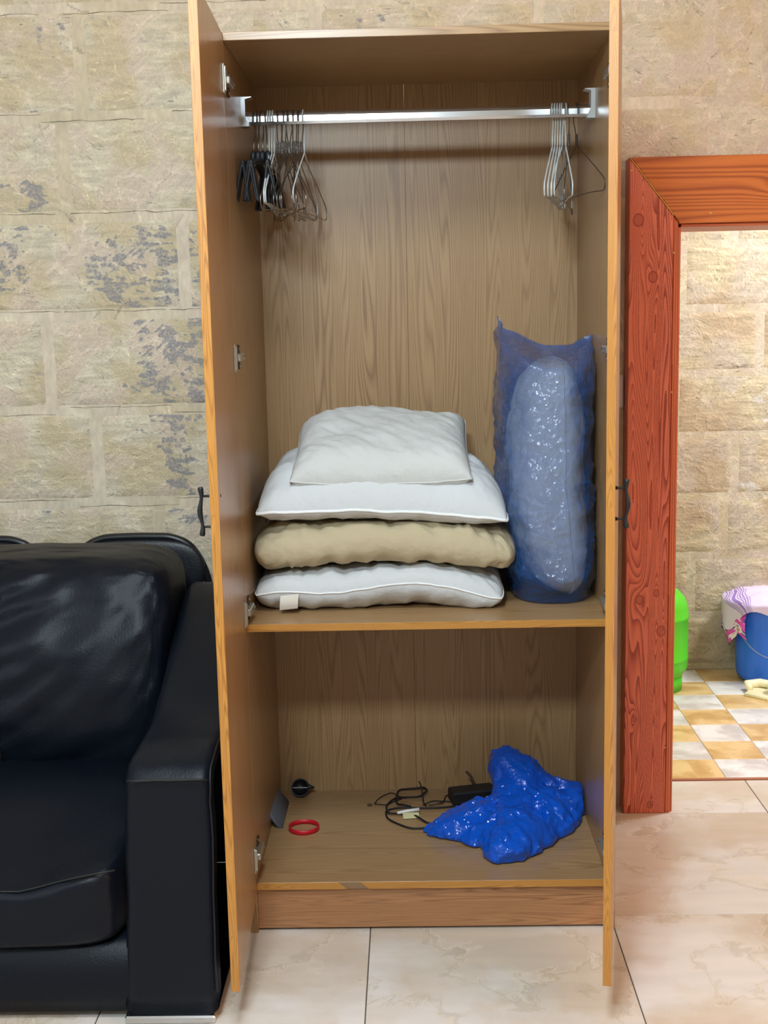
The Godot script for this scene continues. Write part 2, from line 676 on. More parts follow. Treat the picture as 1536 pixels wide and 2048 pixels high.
func materials() -> void:
	var oak := timber(800, 1600, 21, 108.0, 5.0, rgb(172, 138, 97), rgb(136, 103, 68), 0.26)
	M.oak = wood(oak, Vector2(0.8, 1.92), 0.3)
	M.oak_back = wood(oak, Vector2(0.8, 1.92), 0.4)
	M.oak_edge = wood(oak, Vector2(0.4, 0.8), 0.4, Color(1.1, 0.97, 0.66))
	M.oak_plinth = wood(timber(256, 1024, 33, 11.0, 3.2, rgb(172, 124, 84), rgb(128, 84, 52), 0.3), Vector2(0.12, 0.8), 0.4)
	M.chip = noisy(mat(rgb(140, 112, 82), 0.9), 0.1, 12.0, 0.1)
	var jk := [[0.2, 0.088, 0.095, 1.0], [0.48, 0.17, 0.085, 1.0], [0.62, 0.645, 0.06, 0.6], [0.3, 0.655, 0.075, 1.0], [0.72, 0.705, 0.085, 1.0], [0.22, 0.845, 0.05, 0.8], [0.55, 0.985, 0.06, 0.6]]
	M.pine_jamb = wood(timber(200, 2048, 47, 9.0, 5.5, rgb(218, 122, 98), rgb(150, 64, 48), 0.1, jk, 1.6, 0.011, 14), Vector2(1, 1), 0.42)
	var hk := [[0.42, 0.53, 0.1, 0.5], [0.62, 0.57, 0.08, 0.5], [0.45, 0.66, 0.06, 0.4], [0.2, 0.92, 0.12, 0.6]]
	M.pine_head = wood(timber(256, 1024, 58, 9.0, 1.6, rgb(196, 110, 48), rgb(150, 72, 28), 0.2, hk, 1.3, 0.006, 20), Vector2(1, 1), 0.42)
	M.pine_edge = wood(timber(64, 512, 59, 5.0, 1.0, rgb(206, 112, 72), rgb(150, 66, 40), 0.3), Vector2(0.03, 0.6), 0.4)
	M.filler = mat(rgb(205, 165, 80), 0.7)
	# the walls
	var spots := []
	for p in [[-0.826, 1.483, 0.07], [-0.785, 1.446, 0.06], [-0.69, 1.473, 0.07], [-0.654, 1.431, 0.085], [-0.699, 1.555, 0.05], [-0.604, 1.528, 0.06], [-0.576, 1.49, 0.06], [-0.578, 1.388, 0.07], [-0.659, 1.326, 0.07], [-0.642, 1.275, 0.09], [-0.665, 1.21, 0.1], [-0.581, 1.183, 0.1], [-0.66, 1.047, 0.075], [-0.649, 0.934, 0.06], [-0.574, 1.337, 0.06], [-1.054, 1.551, 0.06], [-0.998, 1.672, 0.04], [-0.989, 1.647, 0.06], [-1.048, 1.45, 0.05], [-0.606, 0.83, 0.06], [-0.12, 2.06, 0.05], [-0.32, 2.13, 0.05]]:
		spots.append([(p[0] + 1.2) / 0.8 - floorf((p[0] + 1.2) / 0.8), (2.2 - p[1]) / 1.7, p[2] / 0.8])
	M.stone = plaster_mat(plaster(704, 1496, 3, spots, [rgb(205, 193, 170), rgb(196, 180, 150), rgb(207, 188, 170), rgb(136, 134, 138)], 1.0), 0.4)
	M.stone_warm = plaster_mat(plaster(704, 704, 71, [], [rgb(200, 188, 166), rgb(194, 178, 150), rgb(198, 182, 166), rgb(156, 146, 130)], 0.5), 0.45)
	M.stone_far = plaster_mat(plaster(512, 1024, 91, [[0.75, 0.6, 0.12], [0.4, 0.52, 0.1], [0.35, 0.72, 0.1]], [rgb(194, 180, 152), rgb(184, 164, 138), rgb(188, 174, 160), rgb(204, 200, 200)], 1.3), 0.45)
	M.mortar = plaster_mat([M.stone_warm.albedo_texture, M.stone_warm.heightmap_texture], 0.3)
	M.mortar_grey = plaster_mat(plaster(400, 400, 131, [], [rgb(208, 195, 173), rgb(201, 186, 160), rgb(208, 192, 172), rgb(180, 168, 148)], 0.5, 0.5), 0.3)
	M.crack = mat(rgb(136, 126, 108), 0.95)
	M.paint = mat(rgb(205, 198, 184), 0.9)
	M.ceiling = mat(rgb(225, 222, 214), 0.9)
	# floor tiles
	M.tile = []
	var tt := marble(768, 5)
	M.tile = mat(Color.WHITE, 0.16)
	M.tile.albedo_texture = tt
	M.grout = mat(rgb(96, 84, 72), 0.9)
	M.tile_white = mat(rgb(240, 237, 235), 0.3)
	M.tile_white.albedo_texture = cloudy(256, 8, Color(1, 1, 1), Color(0.86, 0.84, 0.83))
	M.tile_white.uv1_scale = Vector3(2.0, 2.0, 1)
	M.tile_yellow = mat(rgb(232, 200, 145), 0.3)
	M.tile_yellow.albedo_texture = cloudy(256, 9, Color(1, 1, 1), Color(0.88, 0.82, 0.72))
	M.tile_yellow.uv1_scale = Vector3(2.0, 2.0, 1)
	M.grout_pale = mat(rgb(170, 150, 125), 0.9)
	M.threshold = mat(rgb(170, 112, 84), 0.6)
	# others
	M.leather = noisy(mat(rgb(9, 15, 25), 0.42), 0.06, 9.0, 0.035, 5, 4)
	M.leather.metallic_specular = 0.33
	M.leather_seam = mat(rgb(9, 11, 15), 0.55)
	M.black = mat(rgb(22, 24, 28), 0.35)
	M.black_soft = mat(rgb(20, 21, 26), 0.55)
	M.vinyl = noisy(mat(rgb(24, 27, 34), 0.4), 0.08, 10.0, 0.05)
	M.chrome = mat(rgb(205, 208, 212), 0.16, 1.0)
	M.steel = mat(rgb(150, 148, 146), 0.3, 1.0)
	M.dark_steel = mat(rgb(92, 84, 78), 0.4, 0.8)
	M.white_coat = mat(rgb(196, 200, 200), 0.35)
	M.zinc = mat(rgb(190, 188, 178), 0.35, 0.8)
	M.iron = mat(rgb(46, 48, 50), 0.45, 0.6)
	M.plastic_white = mat(rgb(238, 234, 228), 0.35)
	M.cotton = fabric(rgb(206, 208, 209), 1)
	M.cotton_old = fabric(rgb(204, 205, 202), 2)
	M.beige = fabric(rgb(188, 174, 144), 3)
	M.piping = mat(rgb(236, 238, 238), 0.8)
	M.label = mat(rgb(214, 206, 194), 0.7)
	M.film = StandardMaterial3D.new()
	M.film.transparency = BaseMaterial3D.TRANSPARENCY_ALPHA
	M.film.albedo_color = Color(0.16, 0.36, 0.62, 0.45)
	M.film.roughness = 0.14
	noisy(M.film, 0.02, 5.0, 0.5, 13, 3, true)
	M.bag = StandardMaterial3D.new()
	M.bag.albedo_color = rgb(10, 98, 212)
	M.bag.transparency = BaseMaterial3D.TRANSPARENCY_ALPHA
	M.bag.albedo_color = Color(0.03, 0.36, 0.85, 0.82)
	M.bag.roughness = 0.12
	noisy(M.bag, 0.025, 5.0, 0.3, 17, 3, true)
	M.red = mat(rgb(196, 14, 36), 0.45)
	M.slate = noisy(mat(rgb(96, 101, 112), 0.55), 0.2, 12.0, 0.02)
	M.grey = mat(rgb(140, 142, 146), 0.5)
	M.tag_yellow = mat(rgb(206, 200, 150), 0.6)
	M.green = mat(rgb(86, 205, 34), 0.4)
	M.blue = mat(rgb(40, 112, 226), 0.4)
	M.cream = mat(rgb(250, 240, 200), 0.45)
	M.shade = mat(rgb(245, 245, 240), 0.5)
	M.shade.emission_enabled = true
	M.shade.emission = Color(0.95, 0.97, 1.0)
	M.shade.emission_energy_multiplier = 3.0
	M.pane = mat(Color(0.9, 0.95, 1.0, 0.08), 0.02)
	M.pane.transparency = BaseMaterial3D.TRANSPARENCY_ALPHA
	M.towel = mat(Color.WHITE, 0.95)
	M.towel.albedo_texture = striped()
	M.pink_cloth = mat(Color.WHITE, 0.95)
	M.pink_cloth.albedo_texture = blotched()

func fabric(c: Color, sd: int) -> StandardMaterial3D:
	var m := noisy(mat(c, 0.95), 0.03, 4.0, 0.2, sd, 4)
	m.metallic_specular = 0.2
	return m

func marble(s: int, sd: int) -> ImageTexture:
	var n1 := nimg(s, s, 0.004, sd, 5, 0, 60.0)
	var n2 := nimg(s, s, 0.006, sd + 1, 4, 0, 90.0)
	var n3 := stretched(s, s, 5, 1, 0.03, sd + 2, 4)
	var out := PackedByteArray()
	out.resize(s * s * 3)
	var a := rgb(224, 219, 214)
	var b := rgb(207, 192, 174)
	for i in s * s:
		var t := clampf((n1[i] - 80.0) / 100.0, 0, 1)
		var k := 1.0 + (n3[i] - 128.0) / 128.0 * 0.025
		var d := (n2[i] - 132.0) / 128.0
		var vein := exp(-d * d * 900.0) * 0.65
		var dark := 0.065 * exp(-pow((d + 0.07) * 14.0, 2.0))
		var r := lerpf(a.r, b.r, t) * k * (1.0 - dark)
		var g := lerpf(a.g, b.g, t) * k * (1.0 - dark * 1.2)
		var bb := lerpf(a.b, b.b, t) * k * (1.0 - dark * 1.6)
		out[i * 3] = int(clampf(lerpf(r, 0.9, vein), 0, 1) * 255)
		out[i * 3 + 1] = int(clampf(lerpf(g, 0.86, vein), 0, 1) * 255)
		out[i * 3 + 2] = int(clampf(lerpf(bb, 0.8, vein), 0, 1) * 255)
	return tex(s, s, out)

func cloudy(s: int, sd: int, a: Color, b: Color) -> ImageTexture:
	var n1 := nimg(s, s, 0.012, sd, 5, 0, 40.0)
	var out := PackedByteArray()
	out.resize(s * s * 3)
	for i in s * s:
		var t := clampf((n1[i] - 70.0) / 120.0, 0, 1)
		out[i * 3] = int(lerpf(a.r, b.r, t) * 255)
		out[i * 3 + 1] = int(lerpf(a.g, b.g, t) * 255)
		out[i * 3 + 2] = int(lerpf(a.b, b.b, t) * 255)
	return tex(s, s, out)

func striped() -> ImageTexture:
	var im := Image.create(256, 16, false, Image.FORMAT_RGB8)
	im.fill(rgb(222, 206, 232))
	for x0 in [30, 158]:
		for k in [[0, 3], [6, 3], [12, 2], [18, 8], [30, 2], [35, 3], [41, 3], [48, 2]]:
			im.fill_rect(Rect2i(x0 + k[0], 0, k[1], 16), rgb(150, 122, 190))
	return ImageTexture.create_from_image(im)

func blotched() -> ImageTexture:
	var n1 := nimg(128, 128, 0.03, 4, 2)
	var n2 := nimg(128, 128, 0.04, 6, 2)
	var out := PackedByteArray()
	out.resize(128 * 128 * 3)
	for i in 128 * 128:
		var c := rgb(238, 224, 226)
		if n1[i] > 140:
			c = rgb(224, 84, 186)
		elif n2[i] > 168:
			c = rgb(104, 78, 150)
		elif n2[i] < 70:
			c = rgb(222, 150, 160)
		out[i * 3] = c.r8
		out[i * 3 + 1] = c.g8
		out[i * 3 + 2] = c.b8
	return tex(128, 128, out)

# ---------------------------------------------------------------- the rooms
func slab(called: String, lo: Vector3, hi: Vector3, m: Material, parent: Node3D) -> void:
	var st := S()
	box(st, lo, hi, 0.0005)
	obj(called, st, m, parent)

func room_shell() -> void:
	var c := struct("ceiling")
	slab("slab", Vector3(-2.5, 2.9, -0.86), Vector3(2.5, 3.05, 3.4), M.ceiling, c)
	slab("slab", Vector3(0.2, 2.5, -2.1), Vector3(2.5, 2.6, -0.86), M.ceiling, c)
	var f := struct("wall_front")
	slab("slab", Vector3(-2.5, 0, 3.3), Vector3(2.5, 2.9, 3.45), M.paint, f)
	# side walls with a window opening each
	for s in [[-1.0, 1.55, 2.85, "wall_left", "window_1"], [1.0, 0.65, 1.95, "wall_right", "window_2"]]:
		var w := struct(s[3])
		var xa: float = 2.4 * s[0] if s[0] > 0 else -2.55
		var xb := xa + 0.15
		slab("slab", Vector3(xa, 0, ZT), Vector3(xb, 2.9, s[1]), M.paint, w)
		slab("slab", Vector3(xa, 0, s[2]), Vector3(xb, 2.9, 3.4), M.paint, w)
		slab("slab", Vector3(xa, 0, s[1]), Vector3(xb, 0.85, s[2]), M.paint, w)
		slab("slab", Vector3(xa, 2.25, s[1]), Vector3(xb, 2.9, s[2]), M.paint, w)
		var g := struct(s[4])
		var xm := (xa + xb) / 2.0
		for k in [[s[1], s[1] + 0.05, 0.85, 2.25], [s[2] - 0.05, s[2], 0.85, 2.25], [s[1], s[2], 0.85, 0.9], [s[1], s[2], 2.2, 2.25]]:
			slab("window_frame", Vector3(xm - 0.03, k[2], k[0]), Vector3(xm + 0.03, k[3], k[1]), M.plastic_white, g)
		slab("pane", Vector3(xm - 0.002, 0.9, s[1] + 0.05), Vector3(xm + 0.002, 2.2, s[2] - 0.05), M.pane, g)
	# next room
	var l := struct("wall_next_left")
	slab("slab", Vector3(0.05, 0, -2.1), Vector3(0.2, 2.5, -0.86), M.paint, l)
	var r := struct("wall_next_right")
	slab("slab", Vector3(2.4, 0, -2.1), Vector3(2.55, 2.5, -0.86), M.paint, r)

	var lamp := thing("ceiling_lamp", "flat white ceiling lamp hanging on two rods behind the photographer", "lamp", Vector3(-0.4, 2.3, 2.53))
	var aim := Transform3D(Basis.looking_at(Vector3(0.3, -1.3, -2.9), Vector3.UP), Vector3(-0.4, 2.3, 2.53))
	var st := S()
	box(st, Vector3(-0.18, -0.11, 0.005), Vector3(0.18, 0.11, 0.05), 0.004, 1, Vector2.ZERO, aim)
	obj("housing", st, M.plastic_white, lamp)
	st = S()
	box(st, Vector3(-0.17, -0.1, 0.0), Vector3(0.17, 0.1, 0.006), 0.001, 1, Vector2.ZERO, aim)
	obj("diffuser", st, M.shade, lamp)
	var panel := thing("ceiling_panel", "square white ceiling light fixed flat to the ceiling in front of the wardrobe", "lamp", Vector3(-0.25, 2.9, 1.6))
	st = S()
	box(st, Vector3(-0.56, 2.872, 1.29), Vector3(0.06, 2.9, 1.91), 0.004)
	obj("housing", st, M.plastic_white, panel)
	st = S()
	box(st, Vector3(-0.53, 2.865, 1.32), Vector3(0.03, 2.872, 1.88), 0.001)
	obj("diffuser", st, M.shade, panel)
	for x in [-0.12, 0.12]:
		st = smooth()
		tube(st, PackedVector3Array([Vector3(-0.4 + x, 2.33, 2.56), Vector3(-0.4 + x, 2.9, 2.56)]), 0.006, 8)
		obj("rod", st, M.chrome, lamp)

# one rough stone: a bossed face that sinks to the joint at its edges
func stone(parent: Node3D, x0: float, x1: float, y0: float, y1: float, zf: float, m: Material, uvf: Callable, proud := 0.006, seedv := 0.0) -> void:
	var st := smooth()
	var nx := maxi(4, int((x1 - x0) / 0.014))
	var ny := maxi(4, int((y1 - y0) / 0.014))
	var p := []
	for j in ny + 1:
		for i in nx + 1:
			var x := lerpf(x0, x1, float(i) / nx)
			var y := lerpf(y0, y1, float(j) / ny)
			var d := minf(minf(x - x0, x1 - x), minf(y - y0, y1 - y))
			var wob := noise.get_noise_3d(x * 9.0, y * 9.0, seedv)
			var k := smoothstep(-0.004, 0.017, d + wob * 0.008)
			if i == 0 or j == 0 or i == nx or j == ny:
				k = -0.35
			var z := zf + proud * k + 0.0022 * k * noise.get_noise_3d(x * 22.0, y * 40.0, seedv + 3.0) + 0.002 * k * noise.get_noise_3d(x * 6.0, y * 7.0, seedv + 9.0)
			p.append(Vector3(x + wob * 0.002, y + wob * 0.003, z))
	for j in ny:
		for i in nx:
			var a := j * (nx + 1) + i
			for q in [a, a + nx + 2, a + 1, a, a + nx + 1, a + nx + 2]:
				st.set_uv(uvf.call(p[q]))
				st.add_vertex(p[q])
	obj("stone_block", st, m, parent)

func stone_walls() -> void:
	var w := struct("wall_back")
	var uvm := func(v: Vector3) -> Vector2: return Vector2(v.x, -v.y) / 0.9
	var ug := func(v: Vector3) -> Vector2: return Vector2(-v.x / 0.8 + 0.37, (v.y + 1.3) / 1.7)
	for b in [[-2.4, 0.66, 0.0, 2.9], [0.66, 1.46, 1.56, 2.9], [1.46, 2.4, 0.0, 2.9]]:
		var st := S()
		var lo := Vector3(b[0], b[2], ZT)
		var hi := Vector3(b[1], b[3], ZW)
		var pts := [Vector3(lo.x, lo.y, hi.z), Vector3(hi.x, lo.y, hi.z), Vector3(hi.x, hi.y, hi.z), Vector3(lo.x, hi.y, hi.z)]
		prism(st, PackedVector2Array([Vector2(lo.x, lo.y), Vector2(hi.x, lo.y), Vector2(hi.x, hi.y), Vector2(lo.x, hi.y)]), lo.z, hi.z, ug if b[0] < 0.0 else uvm, 0.0)
		obj("mortar", st, M.mortar_grey if b[0] < 0.0 else M.mortar, w)
	var ua := func(v: Vector3) -> Vector2: return Vector2((v.x + 1.2) / 0.8, (2.2 - v.y) / 1.7)
	var ub := func(v: Vector3) -> Vector2: return Vector2(v.x, -v.y) / 0.75
	var ys := [2.6, 2.355, 2.109, 1.85, 1.605, 1.3575, 1.109, 0.864, 0.618, 0.372, 0.126, 0.0]
	var firsts := [-0.6, -0.72, -0.84, -0.897, -0.602, -0.966, -0.853, -0.7, -0.95, -0.66, -0.9]
	for r in ys.size() - 1:
		var y1: float = ys[r] - 0.011
		var y0: float = ys[r + 1] + 0.011
		var xs := [firsts[r]]
		while xs[0] > -1.75:
			xs.push_front(xs[0] - rng.randf_range(0.5, 0.62))
		while xs[-1] < 1.7:
			xs.append(xs[-1] + rng.randf_range(0.47, 0.6))
		for k in xs.size() - 1:
			var x0: float = xs[k] + 0.012
			var x1: float = xs[k + 1] - 0.012
			if y0 < 1.56:
				if x0 > 0.53 and x1 < 1.6:
					continue
				if x0 < 0.53 and x1 > 0.53:
					x1 = 0.515
				if x0 < 1.6 and x1 > 1.6:
					x0 = 1.6
				if x1 - x0 < 0.06:
					continue
				if y1 > 1.56 and x1 > 0.5:
					pass
			var warm := x0 > 0.15
			stone(w, x0, x1, y0, y1, ZW, M.stone_warm if warm else M.stone, ub if warm else ua, 0.003 if warm else 0.0042, r * 7.0 + k)
	# cracks along the joints of the plain wall on the left
	for r in range(1, 9):
		for part in 3:
			var st := smooth()
			var line := PackedVector3Array()
			var rad := []
			var xa := -1.2 + part * 0.29 + rng.randf_range(-0.04, 0.04)
			var up: float = 0.009 if rng.randf() < 0.7 else -0.009
			for k in 24:
				var x := xa + k * 0.0115
				line.append(Vector3(x, ys[r] + up + 0.005 * noise.get_noise_2d(x * 9.0, r * 5.0) + 0.002 * noise.get_noise_2d(x * 40.0, r * 5.0), ZW + 0.0008))
				rad.append(maxf(0.0003, 0.0011 * (0.5 + noise.get_noise_2d(x * 14.0, r * 9.0 + 40.0))))
			tube(st, line, rad, 5)
			obj("joint_crack", st, M.crack, w)
	# the wall of the next room
	var f := struct("wall_next_far")
	var uc := func(v: Vector3) -> Vector2: return Vector2((v.x - 0.9) / 0.85, (1.9 - v.y) / 1.7)
	var st2 := S()
	prism(st2, PackedVector2Array([Vector2(0.1, 0), Vector2(2.5, 0), Vector2(2.5, 2.55), Vector2(0.1, 2.55)]), ZF - 0.14, ZF, uvm, 0.0)
	obj("mortar", st2, M.mortar, f)
	var yf := [2.5, 2.26, 2.02, 1.79, 1.56, 1.335, 1.105, 0.88, 0.655, 0.435, 0.21, 0.01]
	var off := [0.8, 0.55, 0.85, 0.6, 0.95, 0.7, 0.93, 0.62, 0.585, 0.47, 0.7]
	for r in yf.size() - 1:
		var x: float = off[r] - 0.53
		while x < 2.3:
			stone(f, maxf(x, 0.2) + 0.012, minf(x + 0.53, 2.4) - 0.012, yf[r + 1] + 0.01, yf[r] - 0.01, ZF, M.stone_far, uc, 0.0035, 200.0 + r * 5.0 + x)
			x += 0.53

func door_frame() -> void:
	var d := struct("door_1")
	d.set_meta("label", "red-brown stained pine door frame with a mitred corner")
	var zf := -0.63
	var x0 := 0.526
	var x1 := 0.636
	var yt := 1.711
	var yb := 1.555
	var uj := func(v: Vector3) -> Vector2: return Vector2((v.x - 0.522) / 0.135 + (v.z + 0.63) * 3.0, (1.711 - v.y) / 1.711)
	var uh := func(v: Vector3) -> Vector2: return Vector2((v.y - 1.55) / 0.17 + (v.z + 0.63) * 3.0, (v.x - 0.5) / 0.8)
	for s in [1.0, -1.0]:
		var mx := func(x: float) -> float: return x if s > 0 else 2.12 - x
		var st := S()
		prism(st, PackedVector2Array([Vector2(mx.call(x0), 0), Vector2(mx.call(x1), 0), Vector2(mx.call(x1), yb + 0.014), Vector2(mx.call(x0), yt - 0.001)]), ZW - 0.0, zf, uj, 0.002)
		obj("jamb_board", st, M.pine_jamb, d)
		# the rounded strip along the opening and the lining behind it
		st = S()
		prism(st, PackedVector2Array([Vector2(mx.call(x1 + 0.0004), 0), Vector2(mx.call(x1 + 0.0135), 0), Vector2(mx.call(x1 + 0.0135), yb - 0.002), Vector2(mx.call(x1 + 0.0004), yb + 0.0135)]), ZW, zf - 0.003, func(v: Vector3) -> Vector2: return Vector2(v.x, v.y), 0.003)
		obj("edge_strip", st, M.pine_edge, d)
		st = S()
		var a: float = mx.call(x1 + 0.004)
		var b: float = mx.call(x1 + 0.022)
		box(st, Vector3(minf(a, b), 0, ZT), Vector3(maxf(a, b), yb - 0.014, zf - 0.012), 0.002)
		obj("lining_board", st, M.pine_edge, d)
	var h := S()
	prism(h, PackedVector2Array([Vector2(x0 + 0.002, yt + 0.001), Vector2(x1 + 0.0012, yb + 0.0155), Vector2(x1 + 0.016, yb - 0.006), Vector2(2.12 - x1 - 0.016, yb - 0.006), Vector2(2.12 - x1 - 0.001, yb + 0.0155), Vector2(2.118 - x0, yt + 0.001)]), ZW, zf, uh, 0.002)
	obj("header_board", h, M.pine_head, d)
	h = S()
	box(h, Vector3(x1 + 0.022, yb - 0.014, ZT), Vector3(2.12 - x1 - 0.022, yb - 0.0065, zf - 0.012), 0.001, 0)
	obj("lining_board", h, M.pine_edge, d)
	h = smooth()
	var line := PackedVector3Array()
	for k in 15:
		var t := k / 14.0
		line.append(Vector3(lerpf(x0 + 0.001, x1 + 0.001, t), lerpf(yt - 0.0, yb + 0.0148, t), zf - 0.0003))
	var rr := []
	for k in 15:
		rr.append(0.0012 + 0.0011 * absf(noise.get_noise_1d(k * 3.3)))
	tube(h, line, rr, 6)
	obj("filler_line", h, M.filler, d)
	for p in [[0.53, 1.68], [0.728, 1.573], [0.6375, 1.478], [0.6375, 1.13], [0.634, 0.185]]:
		h = smooth()
		lathe(h, [Vector2(0.0, 0.0015), Vector2(0.0025, 0.001), Vector2(0.003, 0.0)], 8, Transform3D(Basis(Vector3.RIGHT, PI / 2), Vector3(p[0], p[1], zf)))
		obj("nail_hole", h, M.filler, d)

func floors() -> void:
	var f := struct("floor")
	slab("grout", Vector3(-2.5, -0.12, -0.862), Vector3(2.5, -0.0025, 3.4), M.grout, f)
	var xs := [-2.4, -2.235, -1.71, -1.185, -0.66, -0.1365, 0.4, 0.912, 1.44, 1.965, 2.4]
	var zs := [-0.86, -0.629, -0.064, 0.5, 1.06, 1.62, 2.18, 2.74, 3.3]
	for i in xs.size() - 1:
		for j in zs.size() - 1:
			var st := S()
			var lo := Vector3(xs[i] + 0.0012, -0.02, zs[j] + 0.0012)
			var hi := Vector3(xs[i + 1] - 0.0012, 0.0, zs[j + 1] - 0.0012)
			var off := Vector2(rng.randf_range(0.01, 0.6), rng.randf_range(0.01, 0.6))
			var turn := rng.randi() % 2 == 1
			tile(st, lo, hi, off, 0.62 if turn else -0.62)
			obj("tile", st, M.tile, f)
	slab("sill_strip", Vector3(0.64, -0.02, -0.872), Vector3(1.5, 0.004, -0.861), M.threshold, f)
	var g := struct("floor_next_room")
	slab("grout", Vector3(0.1, -0.12, -2.1), Vector3(2.5, -0.0015, -0.872), M.grout_pale, g)
	var n := 0
	for i in 14:
		for j in 7:
			var x0 := 0.235 + i * 0.157
			var z1 := -0.873 - j * 0.157
			var st := S()
			tile(st, Vector3(x0 + 0.0008, -0.02, maxf(z1 - 0.157, -1.969) + 0.0008), Vector3(x0 + 0.1562, rng.randf_range(-0.0004, 0.0006), z1 - 0.0008), Vector2(rng.randf(), rng.randf()), 1.0)
			var t := obj("tile", st, M.tile_yellow if (i + j) % 2 == 1 else M.tile_white, g)
			n += 1

func tile(st: SurfaceTool, lo: Vector3, hi: Vector3, off: Vector2, k: float) -> void:
	var ch := 0.001
	var uv := func(v: Vector3) -> Vector2: return Vector2((v.x - lo.x if k > 0 else hi.x - v.x) * absf(k), (v.z - lo.z if k > 0 else hi.z - v.z) * absf(k)) + off
	var a := [Vector3(lo.x + ch, hi.y, lo.z + ch), Vector3(hi.x - ch, hi.y, lo.z + ch), Vector3(hi.x - ch, hi.y, hi.z - ch), Vector3(lo.x + ch, hi.y, hi.z - ch)]
	var b := [Vector3(lo.x, hi.y - ch, lo.z), Vector3(hi.x, hi.y - ch, lo.z), Vector3(hi.x, hi.y - ch, hi.z), Vector3(lo.x, hi.y - ch, hi.z)]
	var c := [Vector3(lo.x, lo.y, lo.z), Vector3(hi.x, lo.y, lo.z), Vector3(hi.x, lo.y, hi.z), Vector3(lo.x, lo.y, hi.z)]
	face(st, a, Vector3.UP, a.map(uv))
	face(st, c, Vector3.DOWN, c.map(uv))
	var mid := (lo + hi) / 2
	for i in 4:
		var j := (i + 1) % 4
		var out: Vector3 = (b[i] + b[j]) / 2 - mid
		out.y = 0
		var p := [a[i], a[j], b[j], b[i]]
		face(st, p, out + Vector3.UP * 0.2, p.map(uv))
		p = [b[i], b[j], c[j], c[i]]
		face(st, p, out, p.map(uv))

func light_switch() -> void:
	var o := thing("light_switch", "white light switch on the wall behind the right wardrobe door", "light switch", Vector3(0.475, 1.13, ZW))
	var st := S()
	box(st, Vector3(0.444, 1.09, ZW), Vector3(0.5245, 1.174, ZW + 0.016), 0.004)
	obj("plate", st, M.plastic_white, o)
	st = S()
	box(st, Vector3(0.462, 1.112, ZW + 0.016), Vector3(0.488, 1.152, ZW + 0.02), 0.0015)
	obj("rocker", st, M.plastic_white, o)

